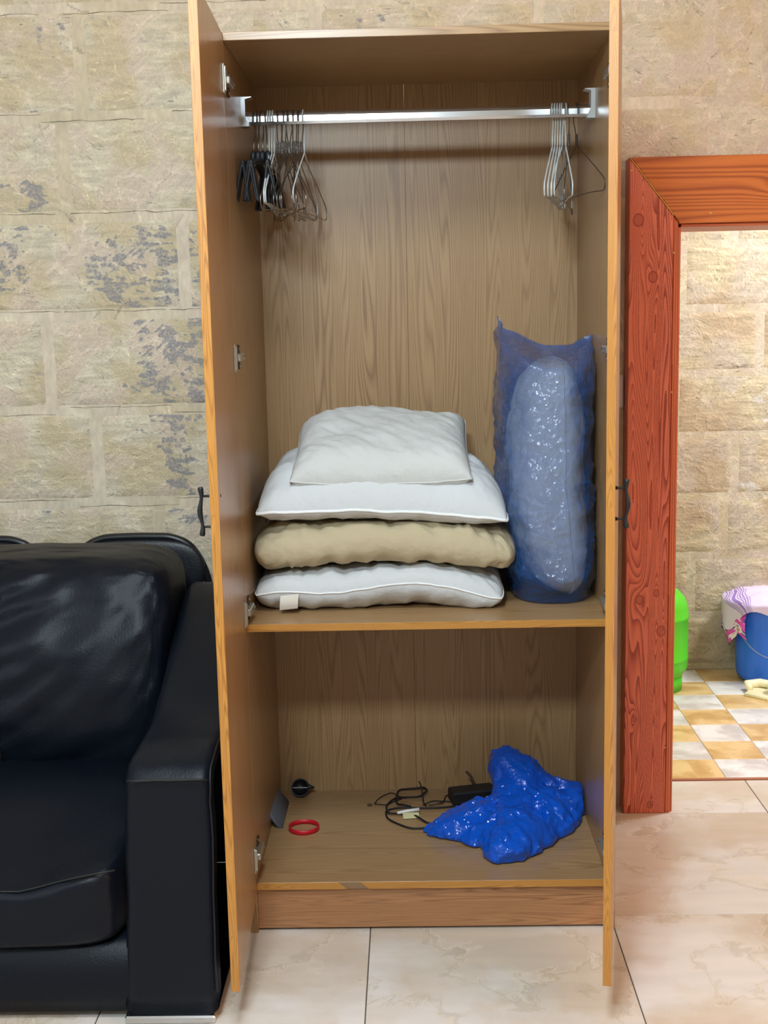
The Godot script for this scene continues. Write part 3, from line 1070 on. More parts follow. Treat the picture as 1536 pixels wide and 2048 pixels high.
# ---------------------------------------------------------------- wardrobe
func wardrobe() -> void:
	var w := thing("wardrobe", "tall open oak-effect wardrobe with a hanging rail and two shelves", "wardrobe", Vector3(0, 0, -WD / 2))
	var top := HT + T
	var st: SurfaceTool
	for s in [-1.0, 1.0]:
		st = S()
		var a := minf(s * HW, s * (HW - T))
		box(st, Vector3(a, 0.0, -WD), Vector3(a + T, top, 0.0), 0.0008, 1, Vector2(0.13 + s * 0.2, 0.3))
		obj("side_panel", st, M.oak, w)
	st = S()
	box(st, Vector3(-HW + T, HT, -WD), Vector3(HW - T, top, 0.0), 0.0008, 0, Vector2(0.2, 0.4))
	obj("top_panel", st, M.oak, w)
	st = S()
	box(st, Vector3(-HW + T, HM - T, -WD), Vector3(HW - T, HM, -0.001), 0.0008, 0, Vector2(0.7, 0.1))
	var ms := obj("middle_shelf", st, M.oak, w)
	st = S()
	box(st, Vector3(-HW + T, HM - T, -0.001), Vector3(HW - T, HM, 0.0), 0.0003, 0, Vector2(0.3, 0.6))
	obj("edge_band", st, M.oak_edge, ms)
	st = S()
	box(st, Vector3(-HW + T, HB - T, -WD), Vector3(HW - T, HB, -0.0014), 0.0006, 0, Vector2(0.15, 0.85))
	var bs := obj("base_shelf", st, M.oak, w)
	# the front edge strip is broken away in one place and shows chipboard
	st = S()
	prism(st, PackedVector2Array([Vector2(-HW + T, HB - T), Vector2(-0.186, HB - T), Vector2(-0.205, HB), Vector2(-HW + T, HB)]), -0.0012, 0.0003, func(v: Vector3) -> Vector2: return Vector2(v.y, v.x + 0.3), 0.0003)
	obj("edge_band", st, M.oak_edge, bs)
	st = S()
	prism(st, PackedVector2Array([Vector2(-0.137, HB - T), Vector2(HW - T, HB - T), Vector2(HW - T, HB), Vector2(-0.158, HB)]), -0.0012, 0.0003, func(v: Vector3) -> Vector2: return Vector2(v.y, v.x + 0.3), 0.0003)
	obj("edge_band", st, M.oak_edge, bs)
	st = S()
	box(st, Vector3(-0.207, HB - T + 0.0005, -0.003), Vector3(-0.135, HB - 0.0004, -0.0009), 0.0003)
	obj("chipboard", st, M.chip, bs)
	st = S()
	box(st, Vector3(-HW + T, 0.006, -0.026), Vector3(HW - T, HB - T, -0.01), 0.0008, 0, Vector2(0.0, 0.4))
	obj("plinth", st, M.oak_plinth, w)
	# back in two sheets, which meet at a joint behind the cables
	for b in [[-HW + 0.004, -0.03], [-0.0295, HW - 0.004]]:
		st = S()
		box(st, Vector3(b[0], 0.02, -WD - 0.004), Vector3(b[1], top - 0.003, -WD), 0.0003, 1, Vector2(0.42, 1.905))
		obj("back_panel", st, M.oak_back, w)
	# doors
	var ang := {-1.0: 1.5326, 1.0: 1.391}
	for s in [-1.0, 1.0]:
		var a: float = ang[s]
		var dir := Vector3(-s * cos(a), 0, sin(a))
		var nor := Vector3(s * sin(a), 0, cos(a))
		var xf := Transform3D(Basis(dir, Vector3.UP, dir.cross(Vector3.UP)), Vector3(s * HW, 0, 0.0))
		# local: x along the door, y up, z = dir x up
		var zo: float = xf.basis.z.dot(nor)
		st = S()
		var z0 := minf(0.0, -zo * T)
		box(st, Vector3(0.003, 0.0879, z0), Vector3(0.3905, top - 0.002, z0 + T), 0.0008, 1, Vector2(0.05 + 0.4 * (s + 1), 0.2), xf)
		var dr := obj("door", st, M.oak, w)
		st = S()
		box(st, Vector3(0.3905, 0.0879, z0), Vector3(0.392, top - 0.002, z0 + T), 0.0004, 1, Vector2(0.1, 0.2), xf)
		obj("edge_band", st, M.oak_edge, dr)
		st = smooth()
		var bar := PackedVector3Array()
		var rad := []
		var prof := [[0.0, 0.0046], [0.004, 0.0052], [0.012, 0.0042], [0.02, 0.003], [0.028, 0.0034], [0.036, 0.0044], [0.044, 0.005], [0.052, 0.0044], [0.06, 0.0034], [0.068, 0.003], [0.076, 0.0042], [0.084, 0.0052], [0.088, 0.0046]]
		for k in prof:
			bar.append(xf * Vector3(0.362, 0.958 + k[0], zo * (0.02 - 0.002 * sin(k[0] / 0.088 * TAU * 1.5))))
			rad.append(k[1])
		tube(st, bar, rad, 10)
		for y in [0.974, 1.03]:
			tube(st, PackedVector3Array([xf * Vector3(0.362, y, 0.0), xf * Vector3(0.362, y, zo * 0.006), xf * Vector3(0.362, y, zo * 0.02)]), [0.0038, 0.0022, 0.002], 8)
		obj("handle", st, M.iron, dr)
		st = smooth()
		lathe(st, [Vector2(0, 0.0012), Vector2(0.003, 0.0008), Vector2(0.0035, 0.0)], 10, xf * Transform3D(Basis(Vector3.RIGHT, -zo * PI / 2), Vector3(0.362, 1.03, -zo * T)))
		obj("screw", st, M.iron, dr)
		# concealed hinges
		for y in [1.806, 1.262, 0.728, 0.182]:
			st = S()
			box(st, Vector3(0.012, y - 0.028, -zo * T - (0.004 if zo > 0 else 0.0)), Vector3(0.034, y + 0.028, -zo * T + (0.0 if zo > 0 else 0.004)), 0.0012, 1, Vector2.ZERO, xf)
			box(st, Vector3(0.02, y - 0.024, -zo * T - (0.007 if zo > 0 else 0.0)), Vector3(0.03, y + 0.024, -zo * T + (0.0 if zo > 0 else 0.007)), 0.0012, 1, Vector2.ZERO, xf)
			var hg := obj("hinge", st, M.zinc, w)
			var xi: float = s * (HW - T)
			st = S()
			var b0 := minf(xi, xi - s * 0.013)
			box(st, Vector3(b0, y - 0.0075, -0.055), Vector3(b0 + 0.013, y + 0.0075, 0.012), 0.002)
			obj("hinge_arm", st, M.zinc, hg)
			st = S()
			b0 = minf(xi, xi - s * 0.004)
			box(st, Vector3(b0, y - 0.025, -0.05), Vector3(b0 + 0.004, y + 0.025, -0.03), 0.001)
			obj("mounting_plate", st, M.dark_steel, hg)
			for q in [[y + 0.018, -0.04, 0.004], [y - 0.018, -0.04, 0.004], [y, -0.046, 0.0135]]:
				st = smooth()
				lathe(st, [Vector2(0, 0.0022), Vector2(0.0026, 0.0016), Vector2(0.0036, 0.0)], 10, Transform3D(Basis(Vector3.BACK, s * PI / 2), Vector3(xi - s * q[2], q[0], q[1])))
				obj("screw", st, M.chrome, hg)
	# the rail and its two brackets
	st = S()
	var prof2 := PackedVector2Array()
	for k in [[-0.0065, 0.009], [-0.004, 0.0135], [0.004, 0.0135], [0.0065, 0.009], [0.0075, 0.004], [0.0075, -0.0075], [0.004, -0.0135], [-0.004, -0.0135], [-0.0065, -0.009]]:
		prof2.append(Vector2(-0.262 + k[0], 1.771 + k[1]))
	loft_x(st, prof2, -HW + T + 0.003, HW - T - 0.003, 0.0005)
	var rail := obj("hanging_rail", st, M.chrome, w)
	for s in [-1.0, 1.0]:
		st = S()
		var c := 0.3795
		var pf := PackedVector2Array([Vector2(-0.0045, -0.018), Vector2(0.012, -0.018), Vector2(0.012, -0.012), Vector2(0.006, 0.0), Vector2(0.0045, 0.003), Vector2(0.0045, 0.0395), Vector2(0.018, 0.0425), Vector2(0.018, 0.044), Vector2(-0.0045, 0.044)])
		var q := PackedVector2Array()
		for v in pf:
			q.append(Vector2(s * (c - v.x), 1.7715 + v.y))
		prism(st, q, -0.278, -0.246, func(v: Vector3) -> Vector2: return Vector2(v.x, v.y), 0.0005)
		obj("rail_bracket", st, M.chrome if s < 0 else M.white_coat, rail)

# ---------------------------------------------------------------- sofa
func sofa() -> void:
	var o := thing("sofa", "black leather sofa with a curved padded arm beside the wardrobe", "sofa", Vector3(-1.2, 0, 0))
	var wr := func(v: Vector3, k: float) -> float: return k * (noise.get_noise_3d(v.x * 5.0, v.y * 7.0, v.z * 6.0) + 0.35 * noise.get_noise_3d(v.x * 17.0, v.y * 23.0, v.z * 19.0))
	# arm: side outline (z, y)
	var armo := PackedVector2Array()
	var pts := PackedVector3Array()
	for k in [[0.345, 0.015], [0.352, 0.2], [0.352, 0.38], [0.352, 0.475], [0.338, 0.5], [0.305, 0.522], [0.24, 0.53], [0.16, 0.527], [0.08, 0.537], [0.0, 0.57], [-0.1, 0.618], [-0.2, 0.662], [-0.3, 0.697], [-0.38, 0.71], [-0.415, 0.7]]:
		pts.append(Vector3(k[0], k[1], 0))
	for v in spline(pts, 3):
		armo.append(Vector2(v.x, v.y))
	armo.append(Vector2(-0.43, 0.6))
	armo.append(Vector2(-0.43, 0.3))
	armo.append(Vector2(-0.43, 0.015))
	for s in [1.0, -1.0]:
		var st := smooth()
		var fn := func(v: Vector3) -> Vector3:
			var t := clampf((v.y - 0.05) / 0.5, 0, 1)
			var q := v
			var mid := -0.506
			# the arm leans out towards the top and bulges where it is padded
			q.x = mid + (v.x - mid) * (1.04 - 0.1 * t) + 0.016 * t
			q.x += wr.call(v, 0.004)
			q.y += wr.call(v + Vector3(3, 0, 0), 0.004) * t
			q.z += 0.012 * smoothstep(0.46, 0.52, v.y) * smoothstep(0.25, 0.34, v.z)
			if s < 0:
				q.x = -2.4 - q.x
			return q
		loft_x(st, armo, -0.596, -0.42, 0.022, fn)
		var arm := obj("arm", st, M.leather, o)
		st = smooth()
		var seam := PackedVector3Array()
		for k in 9:
			seam.append(fn.call(Vector3(lerpf(-0.588, -0.428, k / 8.0), 0.498, 0.3525)))
		tube(st, seam, 0.0022, 6)
		obj("seam", st, M.leather_seam, arm)
		st = smooth()
		seam = PackedVector3Array()
		for v in armo:
			if v.x > -0.4 and v.y > 0.06:
				seam.append(fn.call(Vector3(-0.424, v.y - 0.002, v.x - 0.002 if v.y < 0.5 else v.x)))
		tube(st, seam, 0.0022, 6)
		obj("seam", st, M.leather_seam, arm)
	# base
	var b := smooth()
	var bp := PackedVector2Array([Vector2(0.335, 0.018), Vector2(0.34, 0.05), Vector2(0.34, 0.15), Vector2(0.3, 0.162), Vector2(0.2, 0.17), Vector2(-0.3, 0.2), Vector2(-0.42, 0.2), Vector2(-0.42, 0.018)])
	loft_x(b, bp, -1.82, -0.58, 0.004)
	obj("base", b, M.leather, o)
	# seat cushions
	for k in [[-0.898, 0.302, 0.0], [-1.504, 0.3, 5.0]]:
		var st := smooth()
		var fn := func(p: Vector3) -> Vector3:
			var q := p
			var front := smoothstep(-0.2, 1.0, p.z)
			# the top falls towards the front, the outer front corner is pulled up
			var up := (p.y + 1.0) / 2.0
			q.y += up * (-0.78 * front + 0.36 * smoothstep(0.3, 1.0, p.x) * front)
			q.y += up * (0.2 * (1.0 - p.x * p.x) * (1.0 - p.z * p.z) - 0.06)
			q.z += 0.03 * (1.0 - p.x * p.x) * smoothstep(0.3, 1.0, p.z)
			var n := noise.get_noise_3d(p.x * 2.0 + k[2], p.y * 2.0, p.z * 2.0)
			var n2 := noise.get_noise_3d(p.x * 7.0 + k[2], p.y * 6.0, p.z * 5.0)
			return q + Vector3(0, (0.06 * n + 0.02 * n2) * up, 0.008 * n2)
		soft(st, Vector3(k[0], 0.263, 0.06), Vector3(k[1], 0.108, 0.3), 9.0, 26, fn)
		var c := obj("seat_cushion", st, M.leather, o)
		st = smooth()
		var sm := PackedVector3Array()
		for i in 17:
			var px := lerpf(-0.97, 0.975, i / 16.0)
			var pp := Vector3(px, 0.965, 0.965)
			sm.append(Vector3(k[0], 0.263, 0.06) + fn.call(pp) * Vector3(k[1], 0.108, 0.3) + Vector3(0, -0.003, -0.001))
		tube(st, sm, 0.002, 6)
		obj("seam", st, M.leather_seam, c)
	# back cushions with a rolled top
	for k in [[-0.892, 0.325, 0.0], [-1.522, 0.3, 4.0]]:
		var st := smooth()
		var fn := func(p: Vector3) -> Vector3:
			var q := p
			var t := (p.y + 1.0) / 2.0
			# belly in the middle, leaning back
			q.z += -0.62 * t + 0.5 * sin(t * PI) * (0.7 + 0.3 * (1.0 - p.x * p.x)) * (1.0 if p.z > 0 else 0.0)
			q.x *= 1.0 - 0.1 * (1.0 - t) * (1.0 if p.x > 0 else 0.0)
			q.y += -0.02 * absf(p.x) * t
			var n := noise.get_noise_3d(p.x * 2.2 + k[2], p.y * 2.4, p.z * 2.0)
			var n2 := noise.get_noise_3d(p.x * 5.0 + p.y * 4.0 + k[2], p.y * 5.0 - p.x * 3.0, p.z * 4.0)
			# creases that run out of the seam on the left
			var cr := 0.05 * sin((p.y * 1.3 - p.x * 0.8) * 17.0 + 4.0 * n) * smoothstep(0.6, -0.15, p.x) * smoothstep(-0.9, 0.1, p.y)
			q.z += 0.1 * n + 0.035 * n2 + cr * 0.9
			q.y += 0.012 * n
			return q
		soft(st, Vector3(k[0], 0.568, -0.215), Vector3(k[1], 0.247, 0.135), 7.0, 34, fn)
		var c := obj("back_cushion", st, M.leather, o)
		if k[2] == 0.0:
			for xx in [-0.215, -0.177]:
				st = smooth()
				var sm := PackedVector3Array()
				for i in 22:
					var py := lerpf(-0.8, 0.75, i / 21.0)
					var pp := Vector3(xx * 0.98, py, 1.0)
					pp /= pow(pow(absf(pp.x), 7) + pow(absf(pp.y), 7) + 1.0, 1.0 / 7.0)
					sm.append(Vector3(k[0], 0.568, -0.215) + fn.call(pp) * Vector3(k[1], 0.247, 0.135) + Vector3(0, 0, 0.001))
				tube(st, sm, 0.0022, 6)
				obj("seam", st, M.leather_seam, c)
	# back board and feet
	var bk := smooth()
	var bkp := PackedVector2Array([Vector2(-0.33, 0.06), Vector2(-0.33, 0.5), Vector2(-0.36, 0.72), Vector2(-0.375, 0.745), Vector2(-0.4, 0.75), Vector2(-0.43, 0.73), Vector2(-0.43, 0.06)])
	loft_x(bk, bkp, -1.83, -0.585, 0.02)
	obj("back_board", bk, M.leather, o)
	for k in [[-0.6, -0.425], [-1.975, -1.8]]:
		for z in [0.28, -0.4]:
			var st := S()
			box(st, Vector3(k[0], 0.0, z), Vector3(k[1], 0.016, z + 0.075), 0.003)
			obj("foot", st, M.chrome, o)

func folding_chairs() -> void:
	var names := ["black folding chair behind the sofa, the one nearer the wardrobe", "black folding chair behind the sofa at the left edge of the photo"]
	for c in 2:
		var cx: float = [-0.729, -1.136][c]
		var o := thing("folding_chair", names[c], "chair", Vector3(cx, 0, -0.58), "folding chairs behind the sofa")
		var half := 0.178
		var z := -0.545
		# one bent tube: up one side, over the top, down the other
		var pts := PackedVector3Array()
		for k in [[-half - 0.012, 0.0], [-half - 0.008, 0.3], [-half, 0.62], [-half + 0.008, 0.7], [-half + 0.04, 0.765], [-half + 0.085, 0.791], [-0.04, 0.796], [0.04, 0.796], [half - 0.085, 0.791], [half - 0.04, 0.765], [half - 0.008, 0.7], [half, 0.62], [half + 0.008, 0.3], [half + 0.012, 0.0]]:
			pts.append(Vector3(cx + k[0], k[1], z - (0.796 - k[1]) * 0.06 + 0.0))
		var st := smooth()
		tube(st, spline(pts, 6), 0.0105, 10)
		obj("back_frame", st, M.black, o)
		# padded back inside the tube
		st = smooth()
		soft(st, Vector3(cx, 0.718, z + 0.006), Vector3(half - 0.006, 0.072, 0.016), 3.4, 16, func(p: Vector3) -> Vector3: return Vector3(p.x * (1.0 - 0.1 * maxf(p.y, 0.0)), p.y, p.z))
		obj("back_pad", st, M.vinyl, o)
		st = smooth()
		soft(st, Vector3(cx, 0.4, z - 0.035), Vector3(half - 0.025, 0.19, 0.018), 5.0, 12, func(p: Vector3) -> Vector3: return p)
		obj("seat", st, M.vinyl, o)
		for s in [-1.0, 1.0]:
			st = smooth()
			tube(st, PackedVector3Array([Vector3(cx + s * (half - 0.02), 0.0, z - 0.02), Vector3(cx + s * (half - 0.02), 0.55, z - 0.045)]), 0.0095, 8)
			obj("leg", st, M.black, o)

# ---------------------------------------------------------------- pillows
# half sizes a (x) and b (z), thickness t; bend(v, u, w, side) moves every point
func pillow_mesh(a: float, b: float, t_up: float, t_low: float, n: int, sd: float, pin: float, wr: float, bend: Callable, eu := 5.0, ev := 5.0, cut := 0.05) -> Array:
	var st := smooth()
	var pos := func(u: float, v: float, side: float) -> Vector3:
		var cc := 1.0 - cut * pow(absf(u * v), 4.0)
		var x := a * u * (1.0 - pin * (1.0 - v * v) * u * u) * cc
		var z := b * v * (1.0 - pin * (1.0 - u * u) * v * v) * cc
		var hu := pow(maxf(1.0 - pow(absf(u), eu), 0.0), 0.5)
		var hv := pow(maxf(1.0 - pow(absf(v), ev), 0.0), 0.5)
		var h := hu * hv
		var e := 1.0 - minf(1.0 - absf(u), 1.0 - absf(v))
		# gathers run out from the seams, softer folds lie across
		var fold := noise.get_noise_3d(x * 26.0 + sd, z * 3.0, side * 2.0) if absf(v) > absf(u) else noise.get_noise_3d(x * 3.0, z * 26.0 + sd, side * 2.0)
		var big := noise.get_noise_3d(x * 6.0 + sd, z * 7.0 + side, 3.0)
		var dia := noise.get_noise_3d((x + z * 0.6) * 9.0 + sd, (z - x) * 26.0, 7.0 + side)
		var y := side * (t_up if side > 0 else t_low) * h * (1.0 + 0.14 * big)
		y += side * wr * h * (fold * 1.1 * smoothstep(0.35, 0.95, e) + dia * 0.7) * (1.0 if e < 0.995 else 0.0)
		var w := noise.get_noise_3d(x * 11.0 + sd, z * 11.0, 50.0) * 0.004
		return bend.call(Vector3(x, y + w, z), u, v, side)
	grid(st, n, n, func(i: float, j: float) -> Vector3: return pos.call(warp(i), warp(j), 1.0), true)
	grid(st, n, n, func(i: float, j: float) -> Vector3: return pos.call(warp(i), warp(j), -1.0), false)
	var rim := PackedVector3Array()
	var m := 40
	for k in 4:
		for q in m:
			var s := -1.0 + 2.0 * q / m
			var uv: Vector2 = [Vector2(s, -1), Vector2(1, s), Vector2(-s, 1), Vector2(-1, -s)][k]
			rim.append(pos.call(uv.x, uv.y, 1.0))
	return [st, rim]

func warp(i: float) -> float:
	var s := i * 2.0 - 1.0
	return s if absf(s) == 1.0 else sin(s * PI / 2.0) * 0.75 + s * 0.25

func pillows() -> void:
	var zc := -0.3
	# bottom of the pile
	var o := thing("pillow", "white pillow with a care label, at the bottom of the pile on the middle shelf", "pillow", Vector3(-0.1, HM, zc), "pillows piled on the middle shelf")
	var b1 := func(v: Vector3, u: float, w: float, side: float) -> Vector3:
		var sag := -0.012 + 0.024 * (1.0 - u * u) * smoothstep(0.0, 1.0, w) + 0.008 * sin(u * 5.0) * smoothstep(0.3, 1.0, w)
		var p := Vector3(-0.104, HM + 0.045, zc) + v
		p.y += sag * (1.0 if absf(w) > 0.2 else 0.5)
		p.y = maxf(p.y, HM + 0.0008 + 0.002 * (1.0 - absf(u)))
		return p
	var r := pillow_mesh(0.284, 0.215, 0.05, 0.055, 54, 3.0, 0.03, 0.013, b1, 6.0, 5.0, 0.06)
	obj("cover", r[0], M.cotton, o)
	var st := smooth()
	tube(st, r[1], 0.0022, 6, true)
	obj("piping", st, M.piping, o)
	st = smooth()
	grid(st, 6, 4, func(i: float, j: float) -> Vector3: return Vector3(-0.318 + i * 0.04 - j * 0.003, HM + 0.042 - j * 0.032 + 0.004 * i, -0.0905 + 0.006 * sin(j * 3.0) + 0.003 * i + 0.0035))
	grid(st, 6, 4, func(i: float, j: float) -> Vector3: return Vector3(-0.318 + i * 0.04 - j * 0.003, HM + 0.042 - j * 0.032 + 0.004 * i, -0.0905 + 0.006 * sin(j * 3.0) + 0.003 * i + 0.0028), true)
	obj("care_label", st, M.label, o)
	# beige one
	o = thing("pillow", "beige wrinkled pillow, second from the bottom of the pile", "pillow", Vector3(-0.09, HM + 0.09, zc), "pillows piled on the middle shelf")
	var b2 := func(v: Vector3, u: float, w: float, side: float) -> Vector3:
		var p := Vector3(-0.09, HM + 0.14, zc) + v
		p.y += -0.012 * u * u + 0.01 * (1.0 - u * u) + 0.004 * sin(u * 4.0 + 1.0) - 0.006 * u
		# squashed flat below and above
		p.y = lerpf(p.y, clampf(p.y, HM + 0.096 - 0.012 * u * u + 0.012 * (1.0 - u * u), HM + 0.195), 0.85)
		return p
	r = pillow_mesh(0.298, 0.225, 0.052, 0.052, 64, 17.0, 0.02, 0.02, b2, 7.0, 7.0, 0.08)
	obj("cover", r[0], M.beige, o)
	# the large white one with a white piped seam
	o = thing("pillow", "large plump white pillow with a piped seam, under the small cushion", "pillow", Vector3(-0.09, HM + 0.19, zc), "pillows piled on the middle shelf")
	var b3 := func(v: Vector3, u: float, w: float, side: float) -> Vector3:
		var p := Vector3(-0.093, HM + 0.212, zc) + v
		p.y += 0.014 * (1.0 - u * u) - 0.012 * u + 0.014 * smoothstep(0.0, -1.0, w)
		# the small cushion presses the middle down
		if side > 0:
			p.y = minf(p.y, HM + 0.312 + 0.02 * absf(u) + 0.03 * smoothstep(0.2, -1.0, w))
		else:
			p.y = maxf(p.y, HM + 0.186 + 0.012 * (1.0 - u * u) - 0.01 * u * u)
		return p
	r = pillow_mesh(0.28, 0.226, 0.115, 0.036, 54, 31.0, 0.03, 0.009, b3, 5.0, 2.6, 0.04)
	obj("cover", r[0], M.cotton, o)
	st = smooth()
	tube(st, r[1], 0.0036, 6, true)
	obj("piping", st, M.piping, o)
	# the small cushion on top, its back edge higher than the front
	o = thing("cushion", "small plain white cushion lying on top of the pillow pile", "cushion", Vector3(-0.1, HM + 0.3, zc), "pillows piled on the middle shelf")
	var turn := Basis(Vector3.RIGHT, 0.32)
	var b4 := func(v: Vector3, u: float, w: float, side: float) -> Vector3:
		var q := v
		q.y += 0.016 * smoothstep(-0.3, -1.0, w) * (cos(u * 4.2 + 0.9) * 0.7 - 0.1)
		q.y += 0.012 * u * u * smoothstep(0.2, 1.0, w)
		q = turn * q
		return Vector3(-0.094 + 0.02 * w * 0.0, HM + 0.332, -0.262) + q
	r = pillow_mesh(0.2, 0.172, 0.07, 0.048, 50, 47.0, 0.04, 0.009, b4, 5.0, 3.4, 0.02)
	obj("cover", r[0], M.cotton_old, o)
	st = smooth()
	tube(st, r[1], 0.0022, 6, true)
	obj("piping", st, M.cotton_old, o)
	for u in [-1.0, 1.0]:
		pass

func bagged_pillow() -> void:
	# a pillow standing on end, one long seam towards the room
	var o := thing("pillow", "pale pillow standing on end inside the blue plastic bag", "pillow", Vector3(0.28, HM, -0.3))
	var bend := func(v: Vector3, u: float, w: float, side: float) -> Vector3:
		# u runs up, w towards the room, thickness across x
		var y := HM + 0.276 + v.x
		var t := (y - HM) / 0.57
		return Vector3(0.304 - v.y * (1.0 if side > 0 else 0.85) - 0.02 * (1.0 - t) * 0.0 + 0.022 * smoothstep(0.5, 0.0, t) * smoothstep(-0.5, 1.0, w), y, -0.285 + v.z + 0.012 * sin(t * 5.0))
	var r := pillow_mesh(0.268, 0.17, 0.108, 0.066, 54, 61.0, 0.02, 0.012, bend, 3.4, 2.6, 0.14)
	obj("cover", r[0], M.cotton, o)
	var st := smooth()
	tube(st, r[1], 0.0025, 6, true)
	obj("piping", st, M.cotton, o)
	# the bag
	var bag := thing("plastic_bag", "translucent blue plastic bag wrapped around the standing pillow", "plastic bag", Vector3(0.275, HM, -0.3))
	st = smooth()
	var nu := 88
	var nv := 70
	var ring := func(i: float, j: float) -> Vector3:
		var w := TAU * i
		var cx := cos(w)
		var cz := sin(w)
		var t := j
		var top := smoothstep(0.9, 1.0, t)
		var e := 2.6
		var k := pow(pow(absf(cx), e) + pow(absf(cz), e), -1.0 / e)
		var hx := lerpf(0.104, 0.102, top) * (1.0 - 0.12 * smoothstep(0.18, 0.0, t))
		var hz := lerpf(0.192, 0.008, top) * (1.0 - 0.22 * smoothstep(0.12, 0.0, t))
		var x := 0.276 + cx * k * hx + 0.012 * smoothstep(0.45, 0.0, t)
		var z := -0.292 + cz * k * hz - 0.0 + 0.03 * top
		# height of the mouth: two ears and a dip
		var ear := 0.565 + 0.04 * smoothstep(0.1, -0.95, cx * k) + 0.022 * smoothstep(0.5, 1.0, cx * k)
		ear += 0.028 * smoothstep(-0.75, -1.0, cx)
		var y := HM + 0.0015 + t * ear
		# film wrinkles: slanting pleats
		var n := noise.get_noise_3d(x * 12.0 + y * 5.0, y * 6.0 - x * 4.0, z * 8.0)
		var n2 := noise.get_noise_3d(x * 30.0, y * 16.0 + x * 20.0, z * 24.0)
		var rdg := 1.0 - absf(noise.get_noise_3d(x * 10.0 - y * 8.0, y * 4.0 + x * 6.0, z * 5.0 + 9.0)) * 2.0
		var amp := 0.006 * n + 0.0022 * n2 + 0.009 * pow(maxf(rdg, 0.0), 3.0)
		var out := Vector3(cx, 0, cz)
		var p := Vector3(x, y, z) + out * (amp + 0.001) * smoothstep(0.0, 0.06, t)
		p.x = clampf(p.x, -10.0, HW - T - 0.002)
		return p
	grid(st, nu, nv, ring, true)
	# floor of the bag
	var rim := []
	for i in nu:
		rim.append(ring.call(float(i) / nu, 0.0))
	var mid := Vector3(0.28, HM + 0.0012, -0.292)
	for i in nu:
		face(st, [mid, rim[i], rim[(i + 1) % nu]], Vector3.DOWN, [Vector2.ZERO, Vector2.ZERO, Vector2.ZERO])
	obj("film", st, M.film, bag)

# ---------------------------------------------------------------- hangers, in their own axes: the rail is the origin, the hanger lies in y,z
func wire_hanger(called: String, m: Material, r: float, half: float, drop: float, twist: bool) -> Node3D:
	var o := Node3D.new()
	o.name = called
	var hook := PackedVector3Array()
	for k in 15:
		var w := lerpf(-0.35, PI, k / 14.0)
		hook.append(Vector3(0, -0.003 + 0.0185 * sin(w), 0.0185 * cos(w)))
	for k in [[-0.024, -0.018], [-0.042, -0.008], [-0.056, 0.0], [-0.074, 0.0]]:
		hook.append(Vector3(0, k[0], k[1]))
	var st := smooth()
	tube(st, hook, r, 7)
	obj("hook", st, m, o, false)
	if twist:
		st = smooth()
		for ph in [0.0, PI]:
			var c := PackedVector3Array()
			for k in 26:
				c.append(Vector3(0.0022 * cos(k * 1.1 + ph), -0.05 - k * 0.00105, 0.0022 * sin(k * 1.1 + ph)))
			tube(st, c, r, 6)
		obj("twisted_neck", st, m, o, false)
	st = smooth()
	var fr := PackedVector3Array()
	var sh := -0.076
	for k in [[0.0, sh], [0.02, sh - 0.008], [half * 0.55, sh - (drop) * 0.42], [half * 0.9, sh - drop * 0.72], [half, sh - drop * 0.84], [half * 0.99, sh - drop * 0.98], [half * 0.92, sh - drop * 1.03], [half * 0.5, sh - drop], [0.0, sh - drop]]:
		fr.append(Vector3(0, k[1], k[0]))
	var full := PackedVector3Array()
	for v in fr:
		full.append(v)
	for k in range(fr.size() - 2, 0, -1):
		full.append(Vector3(0, fr[k].y, -fr[k].z))
	tube(st, spline(full, 4, true), r, 7, true)
	obj("frame", st, m, o, false)
	return o

func clip_hanger(called: String) -> Node3D:
	var o := Node3D.new()
	o.name = called
	var hook := PackedVector3Array()
	for k in 15:
		var w := lerpf(-0.35, PI, k / 14.0)
		hook.append(Vector3(0, -0.003 + 0.0185 * sin(w), 0.0185 * cos(w)))
	for k in [[-0.024, -0.018], [-0.042, -0.008], [-0.056, 0.0], [-0.075, 0.0]]:
		hook.append(Vector3(0, k[0], k[1]))
	var st := smooth()
	tube(st, hook, 0.0016, 7)
	obj("hook", st, M.steel, o, false)
	st = smooth()
	soft(st, Vector3(0, -0.083, 0), Vector3(0.007, 0.014, 0.016), 3.0, 6, func(p: Vector3) -> Vector3: return p)
	var arm := PackedVector3Array()
	for k in [[-0.14, -0.118], [-0.07, -0.1], [0.0, -0.092], [0.07, -0.1], [0.14, -0.118]]:
		arm.append(Vector3(0, k[1], k[0]))
	tube(st, spline(arm, 5), 0.0055, 8)
	obj("bar", st, M.black_soft, o, false)
	for z in [-0.125, 0.125]:
		st = S()
		for s in [-1.0, 1.0]:
			var xf := Transform3D(Basis(Vector3.BACK, s * 0.16), Vector3(s * 0.006, -0.138, z))
			box(st, Vector3(-0.003, -0.05, -0.016), Vector3(0.003, 0.036, 0.016), 0.002, 1, Vector2.ZERO, xf)
		obj("clip", st, M.black_soft, o, false)
		st = smooth()
		tube(st, PackedVector3Array([Vector3(-0.008, -0.112, z), Vector3(0, -0.118, z), Vector3(0.008, -0.112, z)]), 0.0018, 6)
		obj("spring", st, M.steel, o, false)
	return o

func hang(proto: Node3D, x: float, yaw: float, tilt: float, label: String, group: String, first: bool, droop := 0.0) -> void:
	var base := proto.name
	var o: Node3D = proto if first else proto.duplicate()
	o.name = numbered(str(base))
	add_child(o)
	# the hook rests on the rail's top; the hanger turns about the rail
	o.position = Vector3(x, 1.7715 + droop, -0.262)
	o.basis = Basis(Vector3.UP, yaw) * Basis(Vector3.BACK, tilt)
	tag(o, label, "hanger", group)

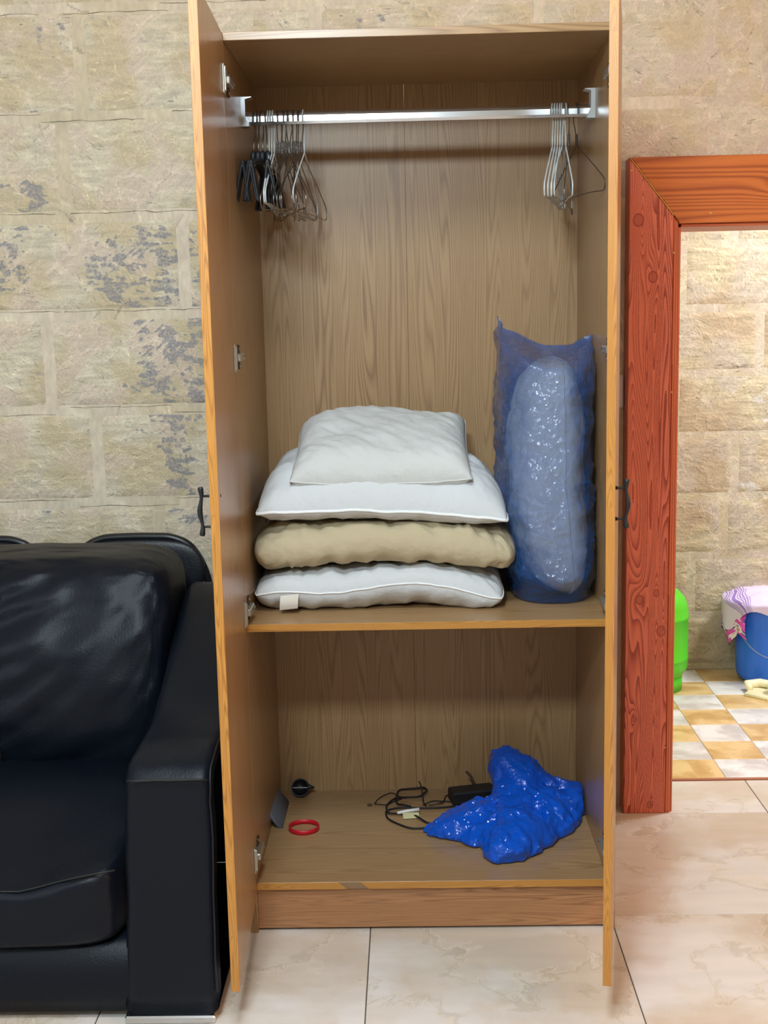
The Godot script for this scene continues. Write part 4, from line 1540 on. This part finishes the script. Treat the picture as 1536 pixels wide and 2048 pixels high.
func ordinal(i: int) -> String:
	return ["first", "second", "third", "fourth", "fifth", "sixth", "seventh", "eighth", "ninth", "tenth", "eleventh", "twelfth"][i]

func hangers() -> void:
	# left bunch, from the side panel inwards
	var clip := clip_hanger("clip_hanger")
	var xs := [-0.358, -0.35, -0.342, -0.3335]
	var yaws := [-0.05, 0.0, -0.12, 0.08]
	for i in xs.size():
		hang(clip, xs[i], yaws[i], 0.03 * (i - 1.5), "black plastic clip hanger in the left bunch, %s from the side panel" % ordinal(i), "black clip hangers at the left end of the rail", i == 0)
	var white := wire_hanger("coated_hanger", M.white_coat, 0.0016, 0.19, 0.116, false)
	xs = [-0.327, -0.3215, -0.316, -0.2495]
	yaws = [0.03, 0.0, -0.01, -0.06]
	var wl := ["white coated wire hanger, leftmost of three beside the black clip hangers", "white coated wire hanger, middle one of three beside the black clip hangers", "white coated wire hanger, rightmost of three beside the black clip hangers", "white coated wire hanger at the right end of the left bunch"]
	for i in 4:
		hang(white, xs[i], yaws[i], 0.0, wl[i], "white coated wire hangers on the left", i == 0)
	var steel := wire_hanger("wire_hanger", M.steel, 0.00115, 0.195, 0.128, true)
	xs = [-0.308, -0.302, -0.296, -0.291, -0.286, -0.2805, -0.274, -0.269, -0.262, -0.256]
	yaws = [0.12, -0.16, 0.2, -0.05, 0.24, -0.22, 0.1, -0.12, 0.02, -0.2]
	for i in xs.size():
		hang(steel, xs[i], yaws[i], 0.03 * sin(i * 2.1), "bare twisted steel wire hanger in the left bunch, %s from its left" % ordinal(i), "steel wire hangers on the left", i == 0)
	# right bunch
	xs = [0.2935, 0.299, 0.3045, 0.31, 0.315, 0.3225]
	yaws = [-0.2, -0.19, -0.18, -0.18, -0.24, -0.05]
	for i in xs.size():
		hang(white, xs[i], yaws[i], 0.0, "white coated wire hanger in the right bunch, %s from its left" % ordinal(i), "white coated wire hangers on the right", false)
	var brown := wire_hanger("dark_wire_hanger", M.dark_steel, 0.0011, 0.17, 0.105, true)
	hang(brown, 0.345, 0.2, 0.02, "thin dark wire hanger turned sideways beside the right bracket", "", true)
	hang(steel, 0.329, -0.17, 0.0, "bare twisted steel wire hanger behind the right bunch", "", false)

# ---------------------------------------------------------------- things on the base shelf
func path2(a: Array, y: float, lift := 0.0) -> PackedVector3Array:
	var p := PackedVector3Array()
	for i in range(0, a.size(), 2):
		var k := i / 2
		p.append(Vector3(a[i], y + lift * (0.5 + 0.5 * sin(k * 1.9)), a[i + 1]))
	return p

func bottom_things() -> void:
	var y := HB
	# power adapter and its cables
	var o := thing("power_adapter", "black power adapter with a coiled cable beside the blue bag", "power adapter", Vector3(0.1, y, -0.44))
	var st := S()
	var xf := Transform3D(Basis(Vector3.UP, 0.24), Vector3(0.112, y, -0.446))
	box(st, Vector3(-0.058, 0.004, -0.026), Vector3(0.058, 0.036, 0.026), 0.004, 1, Vector2.ZERO, xf)
	obj("body", st, M.black_soft, o)
	var A := [-0.005, -0.278, -0.044, -0.277, -0.080, -0.308, -0.100, -0.336, -0.106, -0.364, -0.103, -0.387, -0.080, -0.401, -0.053, -0.403, -0.026, -0.400, 0.011, -0.399, 0.052, -0.405, 0.075, -0.415]
	var B := [0.104, -0.392, 0.054, -0.331, 0.027, -0.304, -0.002, -0.303, -0.026, -0.328, -0.035, -0.345, -0.069, -0.363, -0.096, -0.358, -0.103, -0.378, -0.106, -0.410, -0.097, -0.433, -0.081, -0.451, -0.053, -0.468, -0.023, -0.470, -0.006, -0.490, -0.002, -0.507]
	var B2 := [-0.002, -0.507, -0.010, -0.522, -0.029, -0.527, -0.053, -0.522, -0.074, -0.505, -0.082, -0.463, -0.078, -0.427, -0.067, -0.412, -0.044, -0.402]
	var C := [-0.011, -0.475, -0.034, -0.467, -0.069, -0.474, -0.084, -0.492, -0.098, -0.497, -0.123, -0.470, -0.136, -0.435, -0.131, -0.426, -0.104, -0.422, -0.095, -0.436, -0.069, -0.459]
	var E := [-0.014, -0.416, 0.011, -0.436, 0.035, -0.440, 0.062, -0.437]
	var F := [0.0, -0.407, 0.029, -0.414, 0.039, -0.441, 0.047, -0.473, 0.066, -0.466]
	for k in [[A, 0.0024, 0.003, 0.0], [B, 0.0024, 0.0034, 0.006], [B2, 0.0024, 0.0034, 0.005], [C, 0.0013, 0.0025, 0.002], [E, 0.0016, 0.003, 0.003], [F, 0.0016, 0.004, 0.005]]:
		st = smooth()
		tube(st, spline(path2(k[0], y + k[2], k[3]), 6), k[1], 7)
		obj("cable", st, M.black_soft, o)
	st = smooth()
	tube(st, spline(PackedVector3Array([Vector3(0.115, 0.15, -0.47), Vector3(0.109, 0.171, -0.47), Vector3(0.098, 0.184, -0.47), Vector3(0.101, 0.187, -0.468), Vector3(0.111, 0.176, -0.467), Vector3(0.122, 0.15, -0.466)]), 5), 0.0013, 7)
	obj("cable", st, M.black_soft, o)
	st = smooth()
	tube(st, spline(PackedVector3Array([Vector3(-0.023, 0.166, -0.46), Vector3(-0.019, 0.158, -0.46), Vector3(-0.016, 0.143, -0.455), Vector3(-0.013, y + 0.004, -0.44), Vector3(-0.006, y + 0.004, -0.41)]), 5), 0.0018, 7)
	obj("cable", st, M.black_soft, o)
	st = smooth()
	tube(st, PackedVector3Array([Vector3(-0.078, y + 0.009, -0.356), Vector3(-0.05, y + 0.011, -0.363), Vector3(-0.024, y + 0.012, -0.37)]), [0.0036, 0.0046, 0.0046], 8)
	obj("plug", st, M.plastic_white, o)
	st = S()
	box(st, Vector3(-0.02, -0.0006, -0.009), Vector3(0.02, 0.0006, 0.009), 0.0003, 1, Vector2.ZERO, Transform3D(Basis(Vector3.UP, 0.1) * Basis(Vector3.RIGHT, 0.5), Vector3(-0.044, y + 0.007, -0.344)))
	obj("tag", st, M.tag_yellow, o)
	# tiny ring
	var ring := PackedVector3Array()
	for k in 16:
		ring.append(Vector3(-0.148 + 0.0055 * cos(TAU * k / 16), y + 0.0012, -0.428 + 0.0055 * sin(TAU * k / 16)))
	st = smooth()
	tube(st, ring, 0.0011, 6, true)
	tag(obj("rubber_ring", st, M.black, self), "tiny black rubber ring lying alone left of the cable coil", "ring")
	# red wristband standing on its edge round
	o = thing("wristband", "red silicone wristband lying on the base shelf", "wristband", Vector3(-0.303, y, -0.284))
	st = smooth()
	lathe(st, [Vector2(0.033, 0.0), Vector2(0.0348, 0.0004), Vector2(0.035, 0.006), Vector2(0.0348, 0.0116), Vector2(0.033, 0.012), Vector2(0.0328, 0.006), Vector2(0.033, 0.0)], 48, Transform3D(Basis(Vector3.UP, 0.0).scaled(Vector3(1.06, 1, 1.0)), Vector3(-0.303, y, -0.284)))
	obj("band", st, M.red, o)
	# grey case that leans on the side panel
	o = thing("plastic_case", "flat dark grey plastic case leaning against the left side panel", "case", Vector3(-0.366, y, -0.38))
	st = S()
	var pf := PackedVector2Array()
	for k in [[-0.083, 0.0], [-0.083, 0.052], [0.078, 0.054], [0.083, 0.05], [0.084, 0.01], [0.078, 0.0]]:
		pf.append(Vector2(k[0], k[1]))
	var lean := Transform3D(Basis(Vector3(0, 0, -1), Vector3(-0.62, 0.785, 0).normalized(), Vector3(0.785, 0.62, 0).normalized()), Vector3(-0.3535, y + 0.0005, -0.375))
	var tmp := S()
	prism(tmp, pf, -0.011, 0.0, func(v: Vector3) -> Vector2: return Vector2(v.x, v.y), 0.002)
	st.append_from(tmp.commit(), 0, lean)
	obj("shell", st, M.slate, o)
	# black round cap
	o = thing("round_cap", "black round cap with a grey ridge and a pointed tab", "cap", Vector3(-0.331, y, -0.49))
	var cx := Transform3D(Basis(Vector3.RIGHT, 1.0), Vector3(-0.329, y + 0.0235, -0.492))
	st = smooth()
	lathe(st, [Vector2(0, -0.012), Vector2(0.02, -0.012), Vector2(0.0225, -0.009), Vector2(0.0235, 0.004), Vector2(0.0225, 0.0055), Vector2(0.0205, 0.005), Vector2(0.0195, -0.003), Vector2(0, -0.004)], 32, cx)
	obj("body", st, M.black, o)
	st = S()
	box(st, Vector3(-0.0195, -0.004, -0.0016), Vector3(0.0195, 0.005, 0.0016), 0.0008, 1, Vector2.ZERO, cx)
	obj("ridge", st, M.grey, o)
	st = smooth()
	tube(st, PackedVector3Array([cx * Vector3(0.016, -0.002, -0.008), cx * Vector3(0.026, 0, -0.002), cx * Vector3(0.036, 0, 0.0)]), [0.006, 0.005, 0.003], 8)
	obj("tab", st, M.black, o)
	# crumpled blue bag
	o = thing("plastic_bag", "crumpled bright blue plastic bag on the base shelf", "plastic bag", Vector3(0.2, y, -0.28))
	st = S()
	var caps := [
		[Vector3(0.193, 0.236, -0.40), Vector3(0.225, 0.2, -0.39), 0.034, 0.044],
		[Vector3(0.225, 0.2, -0.39), Vector3(0.205, 0.14, -0.33), 0.042, 0.05],
		[Vector3(0.24, 0.13, -0.36), Vector3(0.31, 0.14, -0.39), 0.062, 0.044],
		[Vector3(0.31, 0.145, -0.39), Vector3(0.362, 0.163, -0.385), 0.036, 0.014],
		[Vector3(0.22, 0.12, -0.28), Vector3(0.3, 0.12, -0.28), 0.06, 0.05],
		[Vector3(0.19, 0.14, -0.19), Vector3(0.168, 0.135, -0.115), 0.052, 0.038],
		[Vector3(0.18, 0.12, -0.25), Vector3(0.08, 0.12, -0.25), 0.055, 0.034],
		[Vector3(0.08, 0.122, -0.25), Vector3(0.012, 0.12, -0.25), 0.032, 0.02],
		[Vector3(0.12, 0.135, -0.31), Vector3(0.07, 0.125, -0.3), 0.03, 0.02],
		[Vector3(0.24, 0.12, -0.2), Vector3(0.2, 0.12, -0.13), 0.045, 0.03],
		[Vector3(0.27, 0.12, -0.3), Vector3(0.335, 0.135, -0.35), 0.06, 0.034],
		[Vector3(0.14, 0.115, -0.27), Vector3(0.12, 0.11, -0.2), 0.05, 0.03],
	]
	# creases between flat facets, as crumpled film has them
	var cell := FastNoiseLite.new()
	cell.seed = 5
	cell.noise_type = FastNoiseLite.TYPE_CELLULAR
	cell.cellular_return_type = FastNoiseLite.RETURN_DISTANCE2_SUB
	cell.frequency = 17.0
	var sdf := func(p: Vector3) -> float:
		var d := 1.0
		for c in caps:
			d = smin(d, capsule(p, c[0], c[1], c[2], c[3]), 0.04)
		if d < 0.035 and d > -0.03:
			var w := p + Vector3(noise.get_noise_3dv(p * 9.0), noise.get_noise_3dv(p * 9.0 + Vector3(5, 1, 3)), noise.get_noise_3dv(p * 9.0 + Vector3(9, 7, 2))) * 0.012
			# folds that run out from the gathered neck
			var q := Vector2(p.x - 0.215, p.z + 0.35)
			var fold := 1.0 - absf(noise.get_noise_3d(q.angle() * 2.6, q.length() * 5.0, p.y * 7.0)) * 2.4
			d -= 0.01 * maxf(fold, 0.0) * smoothstep(0.02, 0.09, q.length())
			d += 0.02 * minf(cell.get_noise_3dv(w) + 1.0, 0.7) + 0.006 * minf(cell.get_noise_3dv(w * 2.3 + Vector3(3, 1, 2)) + 1.0, 0.7) - 0.008
		return maxf(maxf(d, HB + 0.0008 - p.y), p.x - HW + T + 0.0015)
	nets(st, Vector3(-0.03, HB - 0.008, -0.47), 0.0075, 57, 24, 55, sdf)
	obj("film", st, M.bag, o)

# ---------------------------------------------------------------- the next room
func next_room_things() -> void:
	var o := thing("gas_cylinder", "bright green gas cylinder standing behind the door frame", "gas cylinder", Vector3(0.823, 0, -1.76))
	var at := Transform3D(Basis.IDENTITY, Vector3(0.823, 0, -1.76))
	var st := smooth()
	lathe(st, [Vector2(0, 0.04), Vector2(0.06, 0.035), Vector2(0.1, 0.05), Vector2(0.118, 0.08), Vector2(0.12, 0.1), Vector2(0.12, 0.112), Vector2(0.1215, 0.114), Vector2(0.1215, 0.12), Vector2(0.12, 0.122), Vector2(0.12, 0.26), Vector2(0.1215, 0.262), Vector2(0.1215, 0.268), Vector2(0.12, 0.27), Vector2(0.118, 0.3), Vector2(0.108, 0.33), Vector2(0.085, 0.355), Vector2(0.04, 0.37), Vector2(0, 0.372)], 40, at)
	obj("body", st, M.green, o)
	st = smooth()
	lathe(st, [Vector2(0.098, 0.0), Vector2(0.101, 0.0), Vector2(0.101, 0.055), Vector2(0.098, 0.055), Vector2(0.098, 0.0)], 40, at)
	obj("foot_ring", st, M.green, o)
	st = smooth()
	lathe(st, [Vector2(0, 0.37), Vector2(0.018, 0.37), Vector2(0.018, 0.4), Vector2(0.01, 0.41), Vector2(0, 0.42)], 16, at)
	obj("valve", st, M.steel, o)
	# bucket
	o = thing("bucket", "ribbed dark blue plastic bucket covered with a lilac cloth", "bucket", Vector3(1.245, 0, -1.845))
	st = smooth()
	var c := Vector3(1.245, 0, -1.845)
	var prof := [[0.0, 0.004], [0.085, 0.004], [0.097, 0.012], [0.103, 0.03], [0.107, 0.1], [0.11, 0.2], [0.112, 0.272], [0.117, 0.274], [0.117, 0.283], [0.108, 0.283], [0.104, 0.2], [0.0, 0.03]]
	for i in prof.size() - 1:
		var a: Array = prof[i]
		var b: Array = prof[i + 1]
		for k in 72:
			var p := []
			for q in [[k, a], [k + 1, a], [k + 1, b], [k, b]]:
				var w: float = TAU * q[0] / 72.0
				var rib := 1.0 - (0.02 if int(q[0]) % 6 == 0 and q[1][1] > 0.01 and q[1][1] < 0.26 else 0.0)
				p.append(c + Vector3(cos(w) * q[1][0] * rib, q[1][1], sin(w) * q[1][0] * rib))
			var mid: Vector3 = (p[0] + p[1] + p[2] + p[3]) / 4.0 - c
			mid.y = 0
			var out: Vector3 = mid.normalized() * (b[1] - a[1]) + Vector3.UP * (a[0] - b[0])
			if p[0].distance_to(p[1]) < 1e-5:
				face(st, [p[0], p[2], p[3]], out, [Vector2.ZERO, Vector2.ZERO, Vector2.ZERO])
			elif p[2].distance_to(p[3]) < 1e-5:
				face(st, [p[0], p[1], p[2]], out, [Vector2.ZERO, Vector2.ZERO, Vector2.ZERO])
			else:
				face(st, p, out, [Vector2.ZERO, Vector2.ZERO, Vector2.ZERO, Vector2.ZERO])
	obj("body", st, M.blue, o)
	st = smooth()
	var wire := PackedVector3Array()
	for k in 21:
		var w := PI * k / 20.0
		wire.append(c + Vector3(-0.118 * cos(w), 0.235 - 0.125 * sin(w), 0.016 + 0.118 * sin(w)))
	tube(st, wire, 0.0013, 8)
	obj("handle", st, M.grey, o)
	# lilac cloth over it
	var cl := thing("towel", "lilac striped cloth draped over the blue bucket", "cloth", Vector3(1.245, 0.28, -1.845))
	st = smooth()
	var drape := func(i: float, j: float, lift: float) -> Vector3:
		var w := TAU * i
		var d := Vector3(cos(w), 0, sin(w))
		# longest on the left, short at the front
		var fall := 0.035 + 0.065 * smoothstep(0.3, -0.7, d.x) * smoothstep(0.9, 0.2, d.z) + 0.012 * sin(w * 5.0) + 0.05 * smoothstep(0.2, -0.8, d.z)
		var r := 0.128
		var s := j * (r + fall)
		var p := Vector3.ZERO
		var bulge := 0.03 * smoothstep(0.2, -1.0, d.x)
		if s < r:
			p = d * s * (1.0 + bulge / r * s / r) + Vector3.UP * (0.335 - 0.03 * pow(s / r, 2.4) + 0.008 * noise.get_noise_2d(d.x * s * 20.0, d.z * s * 20.0))
		else:
			var k := s - r
			p = d * (r + bulge + 0.004 + 0.006 * sin(w * 9.0) * k / 0.05 - 0.1 * k) + Vector3.UP * (0.305 - k)
		return c + p + Vector3(0, lift, 0)
	var top := func(i: float, j: float) -> Vector3: return drape.call(i, j, 0.0)
	towel_mesh(st, 60, 24, top)
	obj("cloth", st, M.towel, cl)
	# pink one beneath
	var pk := thing("rag", "pink patterned cloth hanging from under the lilac cloth", "cloth", Vector3(1.13, 0.2, -1.845))
	st = smooth()
	var rag := func(i: float, j: float) -> Vector3:
		var w := PI + lerpf(-0.95, 0.75, i)
		var fall := 0.125 - 0.03 * sin(i * 9.0)
		var k := j * fall
		var r := 0.127 + 0.02 * sin(j * 2.6) + 0.006 * sin(i * 22.0) * j
		return c + Vector3(cos(w) * r, 0.285 - k, -sin(w) * r + 0.015 * j)
	grid(st, 30, 14, rag)
	grid(st, 30, 14, func(i: float, j: float) -> Vector3: return rag.call(i, j) + Vector3(0.0012, 0, 0), true)
	obj("cloth", st, M.pink_cloth, pk)
	# cream dustpan
	var dp := thing("dustpan", "cream plastic dustpan lying on the floor before the bucket", "dustpan", Vector3(1.22, 0, -1.6))
	var xf := Transform3D(Basis(Vector3.UP, -0.62), Vector3(1.245, 0.0, -1.63))
	st = S()
	var tr := PackedVector2Array([Vector2(-0.11, -0.07), Vector2(0.11, -0.095), Vector2(0.11, 0.095), Vector2(-0.11, 0.07)])
	var lay := Transform3D(Basis(Vector3.RIGHT, Vector3(0, 0, -1), Vector3.UP), Vector3.ZERO)
	var tmp := S()
	prism(tmp, tr, 0.0, 0.012, func(v: Vector3) -> Vector2: return Vector2(v.x, v.y), 0.002)
	st.append_from(tmp.commit(), 0, xf * lay)
	obj("tray", st, M.cream, dp)
	st = smooth()
	tube(st, PackedVector3Array([xf * Vector3(-0.105, 0.018, 0.03), xf * Vector3(-0.125, 0.022, 0.0), xf * Vector3(-0.09, 0.026, -0.03), xf * Vector3(-0.02, 0.03, -0.02)]), [0.012, 0.016, 0.015, 0.012], 12)
	obj("handle", st, M.cream, dp)
	st = smooth()
	lathe(st, [Vector2(0, 0.085), Vector2(0.022, 0.08), Vector2(0.032, 0.06), Vector2(0.034, 0.03), Vector2(0.03, 0.01), Vector2(0, 0.01)], 20, Transform3D(Basis.IDENTITY, xf * Vector3(-0.01, 0.0, 0.02)))
	obj("knob", st, M.cream, dp)

func towel_mesh(st: SurfaceTool, nu: int, nv: int, fn: Callable) -> void:
	for j in nv:
		for i in nu:
			var q := []
			var uv := []
			for k in [[i, j], [i + 1, j], [i + 1, j + 1], [i, j + 1]]:
				var v: Vector3 = fn.call(float(k[0]) / nu, float(k[1]) / nv)
				q.append(v)
				var w: float = TAU * k[0] / nu
				var s: float = float(k[1]) / nv * 0.2
				uv.append(Vector2(cos(w) * s * 4.2 + sin(w) * s * 1.4 + 0.55, sin(w) * s * 4.0))
			var mid: Vector3 = (q[0] + q[2]) / 2.0 - Vector3(1.245, 0.2, -1.845)
			if j == 0:
				face(st, [q[0], q[2], q[3]], mid, [uv[0], uv[2], uv[3]])
			else:
				face(st, q, mid, uv)
